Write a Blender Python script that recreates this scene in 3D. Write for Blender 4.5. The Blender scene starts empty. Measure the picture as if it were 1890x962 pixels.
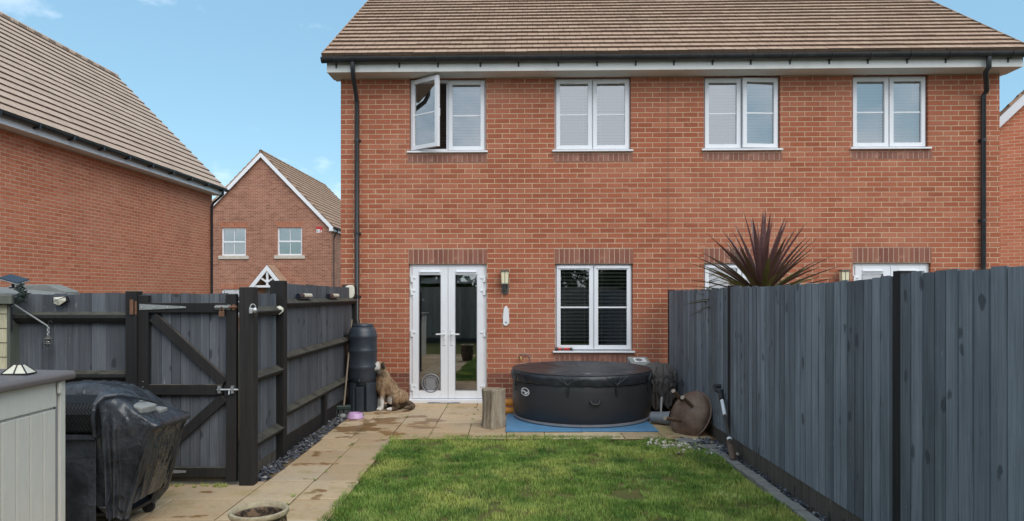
import bpy, math, random
import numpy as np
from mathutils import Vector, Matrix, Euler, noise as mnoise

random.seed(7); np.random.seed(7)
S = bpy.context.scene
R = math.radians
COL = S.collection

# ------------------------------------------------------------------ camera
F, CX, HZ, EYE = 1260.0, 945.0, 545.0, 1.62      # 24 mm lens in photo pixels, horizon row, eye height
cam_d = bpy.data.cameras.new('camera'); cam = bpy.data.objects.new('camera', cam_d); COL.objects.link(cam)
cam.location = (0, 0, EYE); cam.rotation_euler = (R(90), 0, 0)
cam_d.lens = 24; cam_d.sensor_width = 36; cam_d.shift_y = (HZ - 481) / 1890.0
cam_d.clip_start = 0.05; cam_d.clip_end = 3000
S.camera = cam
S.render.resolution_x, S.render.resolution_y = 1024, 521

# ------------------------------------------------------------------ sky, sun, exposure
SUN_EL, SUN_AZ = R(48), math.atan2(0.55, -0.84)
SKY, SUN, EXPO = 0.15, 1.15, 0.78
w = bpy.data.worlds.new('World'); S.world = w; w.use_nodes = True
nt = w.node_tree; nt.nodes.clear()
def wn(t, **k):
    n = nt.nodes.new(t)
    for a, b in k.items(): setattr(n, a, b)
    return n
sky = wn('ShaderNodeTexSky', sky_type='NISHITA', sun_disc=False, sun_elevation=SUN_EL, sun_rotation=SUN_AZ,
         altitude=0, air_density=1.0, dust_density=1.0, ozone_density=1.0)
tc = wn('ShaderNodeTexCoord')
mp = wn('ShaderNodeMapping'); mp.inputs['Scale'].default_value = (1.2, 1.2, 2.6)
nz = wn('ShaderNodeTexNoise'); nz.inputs['Scale'].default_value = 2.1; nz.inputs['Detail'].default_value = 7; nz.inputs['Roughness'].default_value = .58
sp = wn('ShaderNodeSeparateXYZ')
mr = wn('ShaderNodeMapRange'); mr.inputs[1].default_value = .3; mr.inputs[2].default_value = -.8; mr.inputs[3].default_value = -.03; mr.inputs[4].default_value = .15
ad = wn('ShaderNodeMath', operation='ADD')
cr = wn('ShaderNodeMapRange'); cr.inputs[1].default_value = .51; cr.inputs[2].default_value = .68; cr.inputs[4].default_value = .88
mx = wn('ShaderNodeMix', data_type='RGBA'); mx.inputs[7].default_value = (5.6, 5.9, 6.4, 1)
bg = wn('ShaderNodeBackground'); bg.inputs['Strength'].default_value = SKY
ow = wn('ShaderNodeOutputWorld')
L = nt.links.new
L(tc.outputs['Generated'], mp.inputs['Vector']); L(mp.outputs[0], nz.inputs['Vector']); L(tc.outputs['Generated'], sp.inputs[0])
L(sp.outputs['Y'], mr.inputs[0]); L(nz.outputs[0], ad.inputs[0]); L(mr.outputs[0], ad.inputs[1]); L(ad.outputs[0], cr.inputs[0])
L(cr.outputs[0], mx.inputs[0]); 
tn = wn('ShaderNodeMix', data_type='RGBA', blend_type='MULTIPLY'); tn.inputs[0].default_value = 1; tn.inputs[7].default_value = (.86, .93, .86, 1)
vl = wn('ShaderNodeMix', data_type='RGBA'); vl.inputs[0].default_value = .62; vl.inputs[7].default_value = (1.15, 2.25, 3.1, 1)
L(sky.outputs[0], tn.inputs[6]); L(tn.outputs[2], vl.inputs[6]); L(vl.outputs[2], mx.inputs[6]); L(mx.outputs[2], bg.inputs['Color']); L(bg.outputs[0], ow.inputs[0])

sl = bpy.data.lights.new('sun', 'SUN'); sl.energy = SUN; sl.angle = R(50); sl.color = (1, .93, .84)
so = bpy.data.objects.new('sun', sl); COL.objects.link(so)
sd = Vector((math.sin(SUN_AZ) * math.cos(SUN_EL), math.cos(SUN_AZ) * math.cos(SUN_EL), math.sin(SUN_EL)))
so.rotation_euler = sd.to_track_quat('Z', 'Y').to_euler(); so.location = sd * 30

S.view_settings.view_transform = 'Standard'; S.view_settings.look = 'None'
S.view_settings.exposure = EXPO; S.view_settings.gamma = 1; S.view_settings.use_curve_mapping = False
S.render.engine = 'CYCLES'
S.cycles.max_bounces = 8; S.cycles.transparent_max_bounces = 12; S.cycles.use_denoising = True

# ------------------------------------------------------------------ measuring helpers
def at(px, py, Y): return Vector(((px - CX) / F * Y, Y, EYE - (py - HZ) / F * Y))
HO = Vector((-2.588, 10.32, 0)); HA = R(-1.45)                    # house front-left corner and heading
HU = Vector((math.cos(HA), math.sin(HA), 0)); HL, HD = 9.785, 9.0
def hp(px, py=None, dy=0.0):
    """photo pixel -> (u, z) on the house front plane shifted dy into the house"""
    k = (px - CX) / F
    o = HO + Vector((-HU.y, HU.x, 0)) * dy
    u = (k * o.y - o.x) / (HU.x - k * HU.y)
    Y = o.y + u * HU.y
    return u, (EYE - ((py if py is not None else HZ) - HZ) / F * Y)

# ------------------------------------------------------------------ mesh builder
class MB:
    def __init__(s): s.v = []; s.f = []; s.r = []; s.M = None
    def add(s, vs, fs, r=0.5):
        b = len(s.v)
        if s.M is not None: vs = [s.M @ Vector(p) for p in vs]
        s.v += [tuple(p) for p in vs]; s.f += [tuple(b + i for i in f) for f in fs]
        s.r += [r] * len(vs); return s
    def box(s, x0, x1, y0, y1, z0, z1, r=0.5):
        vs = [(x, y, z) for z in (z0, z1) for y in (y0, y1) for x in (x0, x1)]
        return s.add(vs, [(0, 2, 3, 1), (4, 5, 7, 6), (0, 1, 5, 4), (2, 6, 7, 3), (0, 4, 6, 2), (1, 3, 7, 5)], r)
    def obox(s, c, size, rot=(0, 0, 0), r=0.5):
        m = Matrix.Translation(c) @ Euler(rot).to_matrix().to_4x4()
        a, b, d = (q / 2 for q in size)
        vs = [m @ Vector((x, y, z)) for z in (-d, d) for y in (-b, b) for x in (-a, a)]
        return s.add(vs, [(0, 2, 3, 1), (4, 5, 7, 6), (0, 1, 5, 4), (2, 6, 7, 3), (0, 4, 6, 2), (1, 3, 7, 5)], r)
    def bar(s, p0, p1, wd, th, up=(0, 0, 1), r=0.5):
        """box along p0-p1, wd wide across, th thick along 'up'"""
        p0, p1 = Vector(p0), Vector(p1); d = (p1 - p0).normalized(); up = Vector(up)
        sd = d.cross(up).normalized(); up = sd.cross(d).normalized()
        vs = []
        for p in (p0, p1):
            for a, b in ((-1, -1), (1, -1), (1, 1), (-1, 1)): vs.append(p + sd * a * wd / 2 + up * b * th / 2)
        return s.add(vs, [(0, 1, 2, 3), (7, 6, 5, 4), (0, 4, 5, 1), (1, 5, 6, 2), (2, 6, 7, 3), (3, 7, 4, 0)], r)
    def tube(s, pts, rad, n=10, r=0.5, caps=True):
        pts = [Vector(p) for p in pts]; rads = rad if isinstance(rad, (list, tuple)) else [rad] * len(pts)
        vs = []; fs = []; prev = None
        for i, p in enumerate(pts):
            d = (pts[min(i + 1, len(pts) - 1)] - pts[max(i - 1, 0)]).normalized()
            if prev is None:
                a = d.orthogonal().normalized()
            else:
                a = (prev - d * prev.dot(d)).normalized()
            prev = a; b = d.cross(a)
            for k in range(n):
                t = 2 * math.pi * k / n; vs.append(p + (a * math.cos(t) + b * math.sin(t)) * rads[i])
        for i in range(len(pts) - 1):
            for k in range(n):
                fs.append((i * n + k, i * n + (k + 1) % n, (i + 1) * n + (k + 1) % n, (i + 1) * n + k))
        if caps: fs.append(tuple(range(n - 1, -1, -1))); fs.append(tuple((len(pts) - 1) * n + k for k in range(n)))
        return s.add(vs, fs, r)
    def lathe(s, prof, n=32, c=(0, 0, 0), fn=None, r=0.5):
        """prof: (radius, z) from bottom to top; fn(theta, i, rad, z) may alter (rad, z)"""
        vs = []; fs = []; c = Vector(c)
        for i, (ra, z) in enumerate(prof):
            for k in range(n):
                t = 2 * math.pi * k / n; rr, zz = (fn(t, i, ra, z) if fn else (ra, z))
                vs.append(c + Vector((rr * math.cos(t), rr * math.sin(t), zz)))
        for i in range(len(prof) - 1):
            for k in range(n):
                fs.append((i * n + k, i * n + (k + 1) % n, (i + 1) * n + (k + 1) % n, (i + 1) * n + k))
        if prof[0][0] > 1e-4: fs.append(tuple(range(n - 1, -1, -1)))
        if prof[-1][0] > 1e-4: fs.append(tuple((len(prof) - 1) * n + k for k in range(n)))
        return s.add(vs, fs, r)
    def prism(s, poly, lo, hi, ax='y', r=0.5):
        """poly of 2-D points extruded along ax; the other two axes in xyz order"""
        def P(a, b, t): return {'x': (t, a, b), 'y': (a, t, b), 'z': (a, b, t)}[ax]
        n = len(poly)
        vs = [P(a, b, lo) for a, b in poly] + [P(a, b, hi) for a, b in poly]
        fs = [tuple(range(n)), tuple(range(2 * n - 1, n - 1, -1))]
        fs += [(i, i + n, (i + 1) % n + n, (i + 1) % n) for i in range(n)]
        return s.add(vs, fs, r)
    def quad(s, a, b, c, d, r=0.5): return s.add([a, b, c, d], [(0, 1, 2, 3)], r)
    def grid(s, fn, nu, nv, close=False, r=0.5):
        vs = [fn(i / (nu if close else nu - 1), j / (nv - 1)) for j in range(nv) for i in range(nu)]
        fs = []
        for j in range(nv - 1):
            for i in range(nu if close else nu - 1):
                k = (i + 1) % nu
                fs.append((j * nu + i, j * nu + k, (j + 1) * nu + k, (j + 1) * nu + i))
        return s.add(vs, fs, r)
    def ball(s, c, rad, rot=(0, 0, 0), nu=16, nv=10, r=0.5):
        m = Matrix.Translation(c) @ Euler(rot).to_matrix().to_4x4()
        vs = [m @ Vector((0, 0, -rad[2]))]
        for j in range(1, nv):
            ph = -math.pi / 2 + math.pi * j / nv
            for i in range(nu):
                t = 2 * math.pi * i / nu
                vs.append(m @ Vector((rad[0] * math.cos(ph) * math.cos(t), rad[1] * math.cos(ph) * math.sin(t), rad[2] * math.sin(ph))))
        vs.append(m @ Vector((0, 0, rad[2]))); fs = []
        for i in range(nu):
            k = (i + 1) % nu
            fs.append((0, 1 + k, 1 + i)); fs.append((len(vs) - 1, 1 + (nv - 2) * nu + i, 1 + (nv - 2) * nu + k))
            for j in range(nv - 2): fs.append((1 + j * nu + i, 1 + j * nu + k, 1 + (j + 1) * nu + k, 1 + (j + 1) * nu + i))
        return s.add(vs, fs, r)
    def ring(s, u0, u1, z0, z1, wd, y0, y1, wb=None):
        """rectangular frame in the xz plane, members wd wide, butted"""
        wb = wb or wd
        s.box(u0, u0 + wd, y0, y1, z0, z1); s.box(u1 - wd, u1, y0, y1, z0, z1)
        s.box(u0 + wd, u1 - wd, y0, y1, z0, z0 + wb); s.box(u0 + wd, u1 - wd, y0, y1, z1 - wd, z1); return s
    def build(s, name, mat, parent=None, loc=(0, 0, 0), rot=(0, 0, 0), smooth=None, bevel=0, fix=True, seg=2):
        me = bpy.data.meshes.new(name); me.from_pydata(s.v, [], s.f); me.validate()
        if fix:
            import bmesh
            bm = bmesh.new(); bm.from_mesh(me); bmesh.ops.recalc_face_normals(bm, faces=bm.faces); bm.to_mesh(me); bm.free()
        if len(me.vertices) == len(s.r):
            at_ = me.attributes.new('rnd', 'FLOAT', 'POINT'); at_.data.foreach_set('value', s.r)
        o = bpy.data.objects.new(name, me); COL.objects.link(o); me.materials.append(mat)
        if parent is not None: o.parent = parent
        o.location = loc; o.rotation_euler = rot
        if smooth is not None:
            me.shade_smooth()
            if smooth < 180: me.set_sharp_from_angle(angle=R(smooth))
        if bevel:
            b = o.modifiers.new('bevel', 'BEVEL'); b.width = bevel; b.segments = seg; b.limit_method = 'ANGLE'; b.angle_limit = R(40)
        return o
def tag(o, label, cat, group=None, kind=None):
    if label: o['label'] = label
    if cat: o['category'] = cat
    if group: o['group'] = group
    if kind: o['kind'] = kind
    return o
def thing(name, label, cat, loc=(0, 0, 0), rz=0.0, group=None, rot=None):
    o = bpy.data.objects.new(name, None); COL.objects.link(o); o.empty_display_size = .1
    o.location = loc; o.rotation_euler = rot or (0, 0, rz)
    return tag(o, label, cat, group)
def struct(o): o['kind'] = 'structure'; return o
def copy_tree(o, parent=None):
    c = o.copy(); COL.objects.link(c)
    if parent is not None: c.parent = parent
    for ch in list(o.children): copy_tree(ch, c)
    return c
def fbm(x, y, z=0.0, oct=3):
    return mnoise.fractal(Vector((x, y, z)), 0.5, 2.0, oct)

# ------------------------------------------------------------------ materials
def sr(r, g, b):
    f = lambda c: (c / 255 / 12.92) if c <= 10 else ((c / 255 + .055) / 1.055) ** 2.4
    return (f(r), f(g), f(b), 1)
class NT:
    def __init__(s, name):
        s.m = bpy.data.materials.new(name); s.m.use_nodes = True; s.t = s.m.node_tree
        s.b = s.t.nodes['Principled BSDF']; s.o = s.t.nodes['Material Output']
    def set(s, sock, v):
        if isinstance(v, bpy.types.NodeSocket): s.t.links.new(v, sock)
        elif isinstance(v, (tuple, list)) and len(v) != len(sock.default_value): sock.default_value = tuple(v)[:len(sock.default_value)]
        else: sock.default_value = v
    def n(s, typ, ins=None, **kw):
        q = s.t.nodes.new(typ)
        for a, b in kw.items(): setattr(q, a, b)
        for k, v in (ins or {}).items(): s.set(q.inputs[k], v)
        return q
    def math(s, op, a, b=None, c=None, clamp=False):
        q = s.n('ShaderNodeMath', operation=op, use_clamp=clamp); s.set(q.inputs[0], a)
        if b is not None: s.set(q.inputs[1], b)
        if c is not None: s.set(q.inputs[2], c)
        return q.outputs[0]
    def mix(s, fac, a, b, blend='MIX'):
        q = s.n('ShaderNodeMix', data_type='RGBA', blend_type=blend); s.set(q.inputs[0], fac); s.set(q.inputs[6], a); s.set(q.inputs[7], b); return q.outputs[2]
    def ramp(s, fac, stops, interp='LINEAR'):
        q = s.n('ShaderNodeValToRGB'); s.set(q.inputs[0], fac); cr = q.color_ramp; cr.interpolation = interp
        while len(cr.elements) < len(stops): cr.elements.new(.5)
        for e, (p, c) in zip(cr.elements, stops): e.position = p; e.color = c if len(c) == 4 else (*c, 1)
        return q.outputs[0]
    def rng(s, v, a, b, c=0.0, d=1.0, smooth=False):
        q = s.n('ShaderNodeMapRange', interpolation_type='SMOOTHSTEP' if smooth else 'LINEAR')
        for i, x in enumerate((v, a, b, c, d)): s.set(q.inputs[i], x)
        return q.outputs[0]
    def obj(s): return s.n('ShaderNodeTexCoord').outputs['Object']
    def pos(s): return s.n('ShaderNodeNewGeometry').outputs['Position']
    def sep(s, v): return s.n('ShaderNodeSeparateXYZ', {0: v}).outputs
    def comb(s, x, y, z=0.0): return s.n('ShaderNodeCombineXYZ', {0: x, 1: y, 2: z}).outputs[0]
    def scale(s, v, sc, off=(0, 0, 0)):
        return s.n('ShaderNodeMapping', {'Vector': v, 'Scale': sc, 'Location': off}).outputs[0]
    def noise(s, v, sc, det=4, ro=.55, dist=0.0):
        return s.n('ShaderNodeTexNoise', {'Vector': v, 'Scale': sc, 'Detail': det, 'Roughness': ro, 'Distortion': dist}).outputs[0]
    def attr(s): return s.n('ShaderNodeAttribute', attribute_name='rnd').outputs['Fac']
    def bump(s, h, st=.3, dist=.005):
        s.set(s.b.inputs['Normal'], s.n('ShaderNodeBump', {'Strength': st, 'Distance': dist, 'Height': h}).outputs[0])
    def fin(s, col, rough=.6, metal=0.0, spec=.5):
        s.set(s.b.inputs['Base Color'], col); s.set(s.b.inputs['Roughness'], rough); s.set(s.b.inputs['Metallic'], metal)
        s.set(s.b.inputs['Specular IOR Level'], spec); return s.m
def gain(c, k): return (min(c[0] * k, 1), min(c[1] * k, 1), min(c[2] * k, 1), 1)

def brick_mat(name, tones, mortar, base=False, vert=False, bl=.225, bh=.075, j=.0115, off=.37):
    N = NT(name); t = N.n('ShaderNodeTexCoord'); P = t.outputs['Object']; x, y, z = N.sep(P)
    nx = N.sep(t.outputs['Normal'])[0]
    isx = N.math('GREATER_THAN', N.math('ABSOLUTE', nx), .6)
    u = N.math('ADD', x, N.math('MULTIPLY', isx, N.math('SUBTRACT', N.math('ADD', y, .11), x)))
    jt = N.n('ShaderNodeTexNoise', {'Vector': P, 'Scale': 14.0, 'Detail': 2.0}); jc = N.sep(jt.outputs['Color'])
    u = N.math('ADD', u, N.math('MULTIPLY_ADD', jc[0], .006, -.003)); zz = N.math('ADD', z, N.math('MULTIPLY_ADD', jc[1], .006, -.003))
    if vert: u, zz = zz, u
    else: u = N.math('ADD', u, off)
    q = N.math('DIVIDE', zz, bh); row = N.math('FLOOR', q)
    uu = N.math('DIVIDE', u, bl)
    if not vert: uu = N.math('ADD', uu, N.math('MULTIPLY', N.math('FLOORED_MODULO', row, 2.0), .5))
    col = N.math('FLOOR', uu)
    fu = N.math('MULTIPLY', N.math('FRACT', uu), bl); fz = N.math('MULTIPLY', N.math('FRACT', q), bh)
    d = N.math('MINIMUM', N.math('MINIMUM', fu, N.math('SUBTRACT', bl, fu)), N.math('MINIMUM', fz, N.math('SUBTRACT', bh, fz)))
    mort = N.rng(d, j / 2 - .0022, j / 2 + .0022, 1.0, 0.0, True)
    w1 = N.n('ShaderNodeTexWhiteNoise', {'Vector': N.comb(col, row)}, noise_dimensions='2D')
    n = len(tones)
    c = N.ramp(w1.outputs[0], [(i / (n - 1), k) for i, k in enumerate(tones)])
    fine = N.noise(N.scale(P, (1, 1, 1.6)), 26, 6, .65)
    c = N.mix(N.rng(fine, .35, .8, 0, .42), c, gain(tones[0], .66), 'MIX')
    big = N.noise(P, .55, 4, .6)
    c = N.mix(N.rng(big, .46, .68, 0, .30), c, sr(198, 140, 116))
    bat = N.noise(N.scale(P, (1, 1, 2.2), (3, 5, 1)), .8, 3, .6); c = N.mix(N.rng(bat, .5, .7, 0, .35), c, gain(tones[0], .78))
    sm = N.noise(N.scale(P, (1, 1, 1.5)), 4.5, 5, .7); c = N.mix(N.rng(sm, .6, .72, 0, .40), c, sr(206, 160, 134))                     # pale salts in the brick
    streak = N.noise(N.scale(P, (1.6, 1.6, .22)), 1.6, 5, .65)
    c = N.mix(N.rng(streak, .56, .8, 0, .32), c, gain(tones[0], .6))                  # rain staining
    mc = N.mix(N.rng(N.noise(P, 3.0, 4), .35, .7), mortar, gain(mortar, .72))
    if base:
        hb = N.math('ADD', z, N.math('MULTIPLY_ADD', N.noise(P, 2.2, 3), .12, -.06))
        dk = N.math('MULTIPLY', N.math('LESS_THAN', z, .452), .8)
        c = N.mix(dk, c, N.ramp(w1.outputs[0], [(0, sr(92, 58, 52)), (.5, sr(120, 74, 62)), (1, sr(104, 70, 64))]))
        mc = N.mix(N.math('MULTIPLY', N.rng(hb, .5, .42), .75), mc, sr(140, 116, 98))
        c = N.mix(N.rng(hb, .16, .02, 0, .4), c, sr(58, 52, 38))
    c = N.mix(mort, c, mc)
    h = N.math('SUBTRACT', N.math('MULTIPLY', fine, .35), mort)
    N.bump(h, .55, .006)
    return N.fin(c, .9, spec=.2)
BR1 = [sr(155, 89, 66), sr(166, 97, 72), sr(172, 102, 77), sr(168, 98, 73), sr(181, 116, 90), sr(160, 92, 68)]
BR2 = [sr(194, 114, 84), sr(206, 124, 92), sr(213, 132, 100), sr(206, 126, 94), sr(216, 140, 110), sr(200, 120, 90)]
BR3 = [sr(130, 84, 70), sr(156, 104, 86), sr(170, 116, 96), sr(140, 92, 76), sr(176, 124, 104), sr(148, 100, 84)]
MORT = sr(202, 170, 141)
M = {}
M['brick'] = brick_mat('red_facing_brick', BR1, MORT, base=True)
M['brick_left'] = brick_mat('orange_red_brick', BR2, sr(222, 190, 164))
M['brick_far'] = brick_mat('brindled_brick', BR3, sr(198, 170, 146))
M['soldier'] = brick_mat('soldier_brick', [sr(128, 84, 72), sr(148, 98, 82), sr(136, 90, 76), sr(158, 108, 92)], sr(196, 164, 142), vert=True, bl=.225)
M['rowlock'] = brick_mat('rowlock_brick', [sr(132, 90, 78), sr(150, 104, 90), sr(138, 96, 84), sr(160, 114, 100)], sr(184, 150, 132), vert=True, bl=.118)
M['fanbrick'] = brick_mat('arch_brick', [sr(160, 92, 66), sr(178, 106, 78), sr(168, 98, 72), sr(186, 116, 88)], sr(200, 166, 140), vert=True, bl=.225)

def tile_mat(name, tones, gauge, jw=.165):
    N = NT(name); P = N.obj(); x, y, z = N.sep(P)
    row = N.math('FLOOR', N.math('DIVIDE', N.math('ADD', y, .0005), gauge))
    uu = N.math('ADD', N.math('DIVIDE', x, jw), N.math('MULTIPLY', N.math('FLOORED_MODULO', row, 2.0), .5))
    fx = N.math('FRACT', uu); fy = N.math('FRACT', N.math('DIVIDE', N.math('ADD', y, .0005), gauge))
    j = N.math('MAXIMUM', N.math('LESS_THAN', fx, .035), N.math('GREATER_THAN', fx, .975))
    w1 = N.n('ShaderNodeTexWhiteNoise', {'Vector': N.comb(N.math('FLOOR', uu), row)}, noise_dimensions='2D')
    w2 = N.attr()
    k = N.math('ADD', N.math('MULTIPLY', w1.outputs[0], .5), N.math('MULTIPLY', w2, .5))
    c = N.ramp(k, [(i / (len(tones) - 1), t) for i, t in enumerate(tones)])
    lich = N.noise(N.scale(P, (1, .5, 1)), 5, 6, .7)
    c = N.mix(N.rng(lich, .5, .78, 0, .42), c, gain(tones[0], .55))
    big = N.noise(N.scale(P, (1, .35, 1)), .7, 4, .6)
    c = N.mix(N.rng(big, .5, .74, 0, .3), c, sr(128, 118, 94))
    c = N.mix(N.math('MULTIPLY', N.rng(N.math('ABSOLUTE', N.sep(N.n('ShaderNodeTexCoord').outputs['Normal'])[1]), .5, .8), .8), c, sr(74, 60, 52))  # step shading: risers facing down the slope are painted darker
    c = N.mix(N.math('MULTIPLY', j, .55), c, sr(70, 58, 48))
    N.bump(N.math('SUBTRACT', N.math('MULTIPLY', lich, .5), j), .5, .006)
    return N.fin(c, .88, spec=.2)
TT = [sr(164, 136, 116), sr(176, 148, 126), sr(184, 156, 134), sr(172, 144, 124), sr(188, 162, 140)]
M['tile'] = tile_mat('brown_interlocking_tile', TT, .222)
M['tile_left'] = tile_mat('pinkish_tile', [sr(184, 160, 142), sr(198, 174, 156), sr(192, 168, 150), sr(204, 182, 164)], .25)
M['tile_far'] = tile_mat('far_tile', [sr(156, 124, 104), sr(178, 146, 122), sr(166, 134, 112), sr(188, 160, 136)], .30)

def wood_mat(name, base, dark, knots=True, grain=.5, wear=None, wearamt=.0, rough=.75, spread=.35):
    """painted or stained board: grain runs along local z (boards) after per-board offset"""
    N = NT(name); P = N.obj(); r = N.attr()
    off = N.comb(N.math('MULTIPLY', r, 37.0), N.math('MULTIPLY', r, 11.0), N.math('MULTIPLY', r, 53.0))
    V = N.n('ShaderNodeVectorMath', {0: P, 1: off}, operation='ADD').outputs[0]
    g = N.noise(N.scale(V, (60, 60, 1.6)), 1.0, 5, .6, .4)
    g2 = N.noise(N.scale(V, (14, 14, .9)), 1.0, 4, .6, .8)
    fg = N.noise(N.scale(V, (150, 150, 2.2)), 1.0, 3, .6)
    k = N.math('MULTIPLY', N.rng(r, 0, 1, 1 - spread, 1 + spread), N.rng(fg, .35, .65, .84, 1.14))
    c = N.mix(N.rng(g, .3, .7, 0, grain), base, dark)
    c = N.mix(N.rng(g2, .35, .72, 0, .65), c, gain(dark, .9))
    g3 = N.noise(N.scale(P, (1.6, 1.6, .8)), 1.0, 5, .65); c = N.mix(N.rng(g3, .48, .7, 0, .42), c, gain(dark, .72)); c = N.mix(N.rng(g3, .46, .3, 0, .25), c, gain(base, 1.25))
    hsv = N.n('ShaderNodeHueSaturation', {'Color': c, 'Value': k}); c = hsv.outputs[0]
    h = N.math('MULTIPLY', g, .7)
    if knots:
        vo = N.n('ShaderNodeTexVoronoi', {'Vector': N.scale(V, (10.0, 10.0, 5.0)), 'Scale': 1.0, 'Randomness': 1.0})
        ringd = N.noise(N.scale(V, (1, 1, .6)), 22, 3)
        dd = N.math('ADD', vo.outputs['Distance'], N.math('MULTIPLY_ADD', ringd, .5, -.25))
        kn = N.math('MULTIPLY', N.rng(dd, .27, .16, 0, 1, True), N.math('GREATER_THAN', N.sep(vo.outputs['Color'])[0], .70))
        c = N.mix(N.math('MULTIPLY', kn, .7), c, gain(dark, .38))
        h = N.math('ADD', h, N.math('MULTIPLY', kn, -.4))
        fl = N.noise(N.scale(V, (55, 55, 9)), 1.0, 2, .5); c = N.mix(N.rng(fl, .72, .76, 0, .45), c, sr(170, 172, 172))
    if wear is not None:
        wv = N.noise(P, 7.0, 7, .72)
        nz_ = N.sep(N.n('ShaderNodeTexCoord').outputs['Normal'])[2]
        wm = N.math('MAXIMUM', N.rng(wv, .66 - wearamt, .78 - wearamt, 0, .8), N.math('MULTIPLY', N.rng(nz_, .3, .9), N.rng(wv, .3, .55, 0, .85)))
        c = N.mix(wm, c, wear)
    N.bump(h, .35, .004)
    return N.fin(c, N.rng(g, .2, .8, rough - .12, rough + .12), spec=.35)
M['fence'] = wood_mat('grey_fence_paint', sr(136, 142, 149), sr(88, 94, 101), spread=.30, wear=sr(160, 160, 156), wearamt=-.06)
M['fence_side'] = wood_mat('dark_grey_fence_paint', sr(100, 104, 110), sr(68, 72, 78), spread=.25, wear=sr(150, 148, 140), wearamt=-.08)
M['post'] = wood_mat('black_stained_timber', sr(40, 38, 38), sr(26, 25, 25), knots=False, spread=.2, wear=sr(104, 94, 84), wearamt=-.03)
M['postgate'] = wood_mat('worn_black_timber', sr(46, 43, 42), sr(28, 27, 26), knots=False, spread=.2, wear=sr(118, 104, 92), wearamt=.01)
M['rail'] = wood_mat('weathered_rail_timber', sr(46, 45, 43), sr(28, 28, 27), knots=False, spread=.2, wear=sr(88, 86, 77), wearamt=-.02)
M['gravelboard'] = wood_mat('damp_gravel_board', sr(98, 92, 84), sr(66, 62, 57), knots=True, spread=.2, wear=sr(104, 94, 82), wearamt=.02)
M['shed_cream'] = wood_mat('cream_shed_paint', sr(206, 200, 172), sr(184, 176, 146), knots=False, grain=.4, spread=.06, wear=sr(140, 124, 96), wearamt=-.04)
M['shed_trim'] = wood_mat('grey_green_trim', sr(112, 116, 106), sr(88, 92, 84), knots=False, spread=.08)
M['log'] = None

def plain(name, col, rough=.5, metal=0.0, var=.12, sc=8.0, bump=0.0, bsc=60.0, spec=.5, dirt=None, dirtamt=.5):
    N = NT(name); P = N.obj()
    v = N.noise(P, sc, 5, .6)
    c = N.mix(N.rng(v, .3, .72), gain(col, 1 - var), gain(col, 1 + var))
    if dirt is not None:
        c = N.mix(N.rng(N.noise(N.scale(P, (1, 1, .35)), sc * .7, 6, .7), .5, .8, 0, dirtamt), c, dirt)
    if bump: N.bump(N.noise(P, bsc, 4, .6), bump, .004)
    return N.fin(c, N.rng(v, .3, .7, max(rough - .08, .03), rough + .08), metal, spec)
M['upvc'] = plain('white_upvc', (.78, .79, .82, 1), .32, var=.03, sc=3, dirt=(.55, .54, .5, 1), dirtamt=.18)
M['upvc_cream'] = plain('weathered_white_board', (.70, .69, .66, 1), .45, var=.05, sc=2, dirt=(.36, .34, .3, 1), dirtamt=.55)
M['upvc_far'] = plain('white_painted_board', (.80, .81, .84, 1), .4, var=.03)
M['joint_seal'] = plain('brown_sealant', sr(120, 88, 74), .8)
M['seam'] = plain('grey_gasket', (.22, .22, .23, 1), .6)
M['blackpl'] = plain('black_rainwater_plastic', (.022, .023, .026, 1), .38, var=.2, dirt=(.07, .07, .065, 1), dirtamt=.5)
M['stonesill'] = plain('cast_stone', (.55, .5, .43, 1), .85, var=.1, bump=.1)
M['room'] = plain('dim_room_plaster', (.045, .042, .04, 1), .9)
M['blind_shaded'] = plain('shaded_slat_blind', sr(70, 58, 50), .5)  # unlit slats behind the open casement, their shade put into the colour
M['blind_grey'] = plain('pale_grey_slat_blind', (.62, .62, .6, 1), .5)
M['blind'] = plain('white_slat_blind', (.50, .52, .56, 1), .45, var=.02)
M['chrome'] = plain('galvanised_metal', (.55, .56, .56, 1), .42, metal=.85, var=.12, sc=30, dirt=(.3, .2, .13, 1), dirtamt=.35)
M['galv'] = plain('dull_zinc_strap', (.27, .28, .28, 1), .7, metal=.2, var=.12, sc=14, dirt=(.3, .25, .2, 1), dirtamt=.4)
M['rustiron'] = plain('rusty_iron', (.17, .085, .05, 1), .85, metal=.1, var=.35, sc=30, bump=.3)
M['white'] = plain('white_plastic', (.76, .77, .78, 1), .35, var=.03)
M['offwhite'] = plain('cream_light_plastic', (.66, .63, .52, 1), .4, var=.05)
M['blackp'] = plain('matt_black_plastic', (.02, .02, .022, 1), .5, var=.2)
M['pinkpl'] = plain('lilac_plastic', sr(196, 160, 200), .4, var=.04)
M['orange'] = plain('orange_plastic', sr(214, 138, 44), .5, var=.1)
M['red'] = plain('red_plastic', sr(178, 50, 36), .4, var=.08)
M['teal'] = plain('teal_plastic', sr(60, 96, 104), .4, var=.08)
M['brass'] = plain('aged_brass', (.42, .28, .11, 1), .4, metal=.8, var=.15)
M['pewter'] = plain('grey_cast_metal', (.14, .135, .12, 1), .5, metal=.4, var=.25, sc=30)
M['alarmred'] = plain('red_alarm_plastic', sr(188, 48, 52), .5)
M['felt'] = plain('grey_roof_felt', sr(128, 128, 124), .95, var=.15, sc=20, bump=.3, bsc=300)
M['pvpanel'] = plain('solar_panel_glass', (.015, .018, .03, 1), .25, var=.2, sc=20)
M['stoneblock'] = plain('pale_stone_block', sr(134, 135, 132), .9, var=.14, sc=14, bump=.25, bsc=70)
M['greyplastic'] = plain('grey_plastic', sr(120, 124, 130), .4, var=.08)
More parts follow.
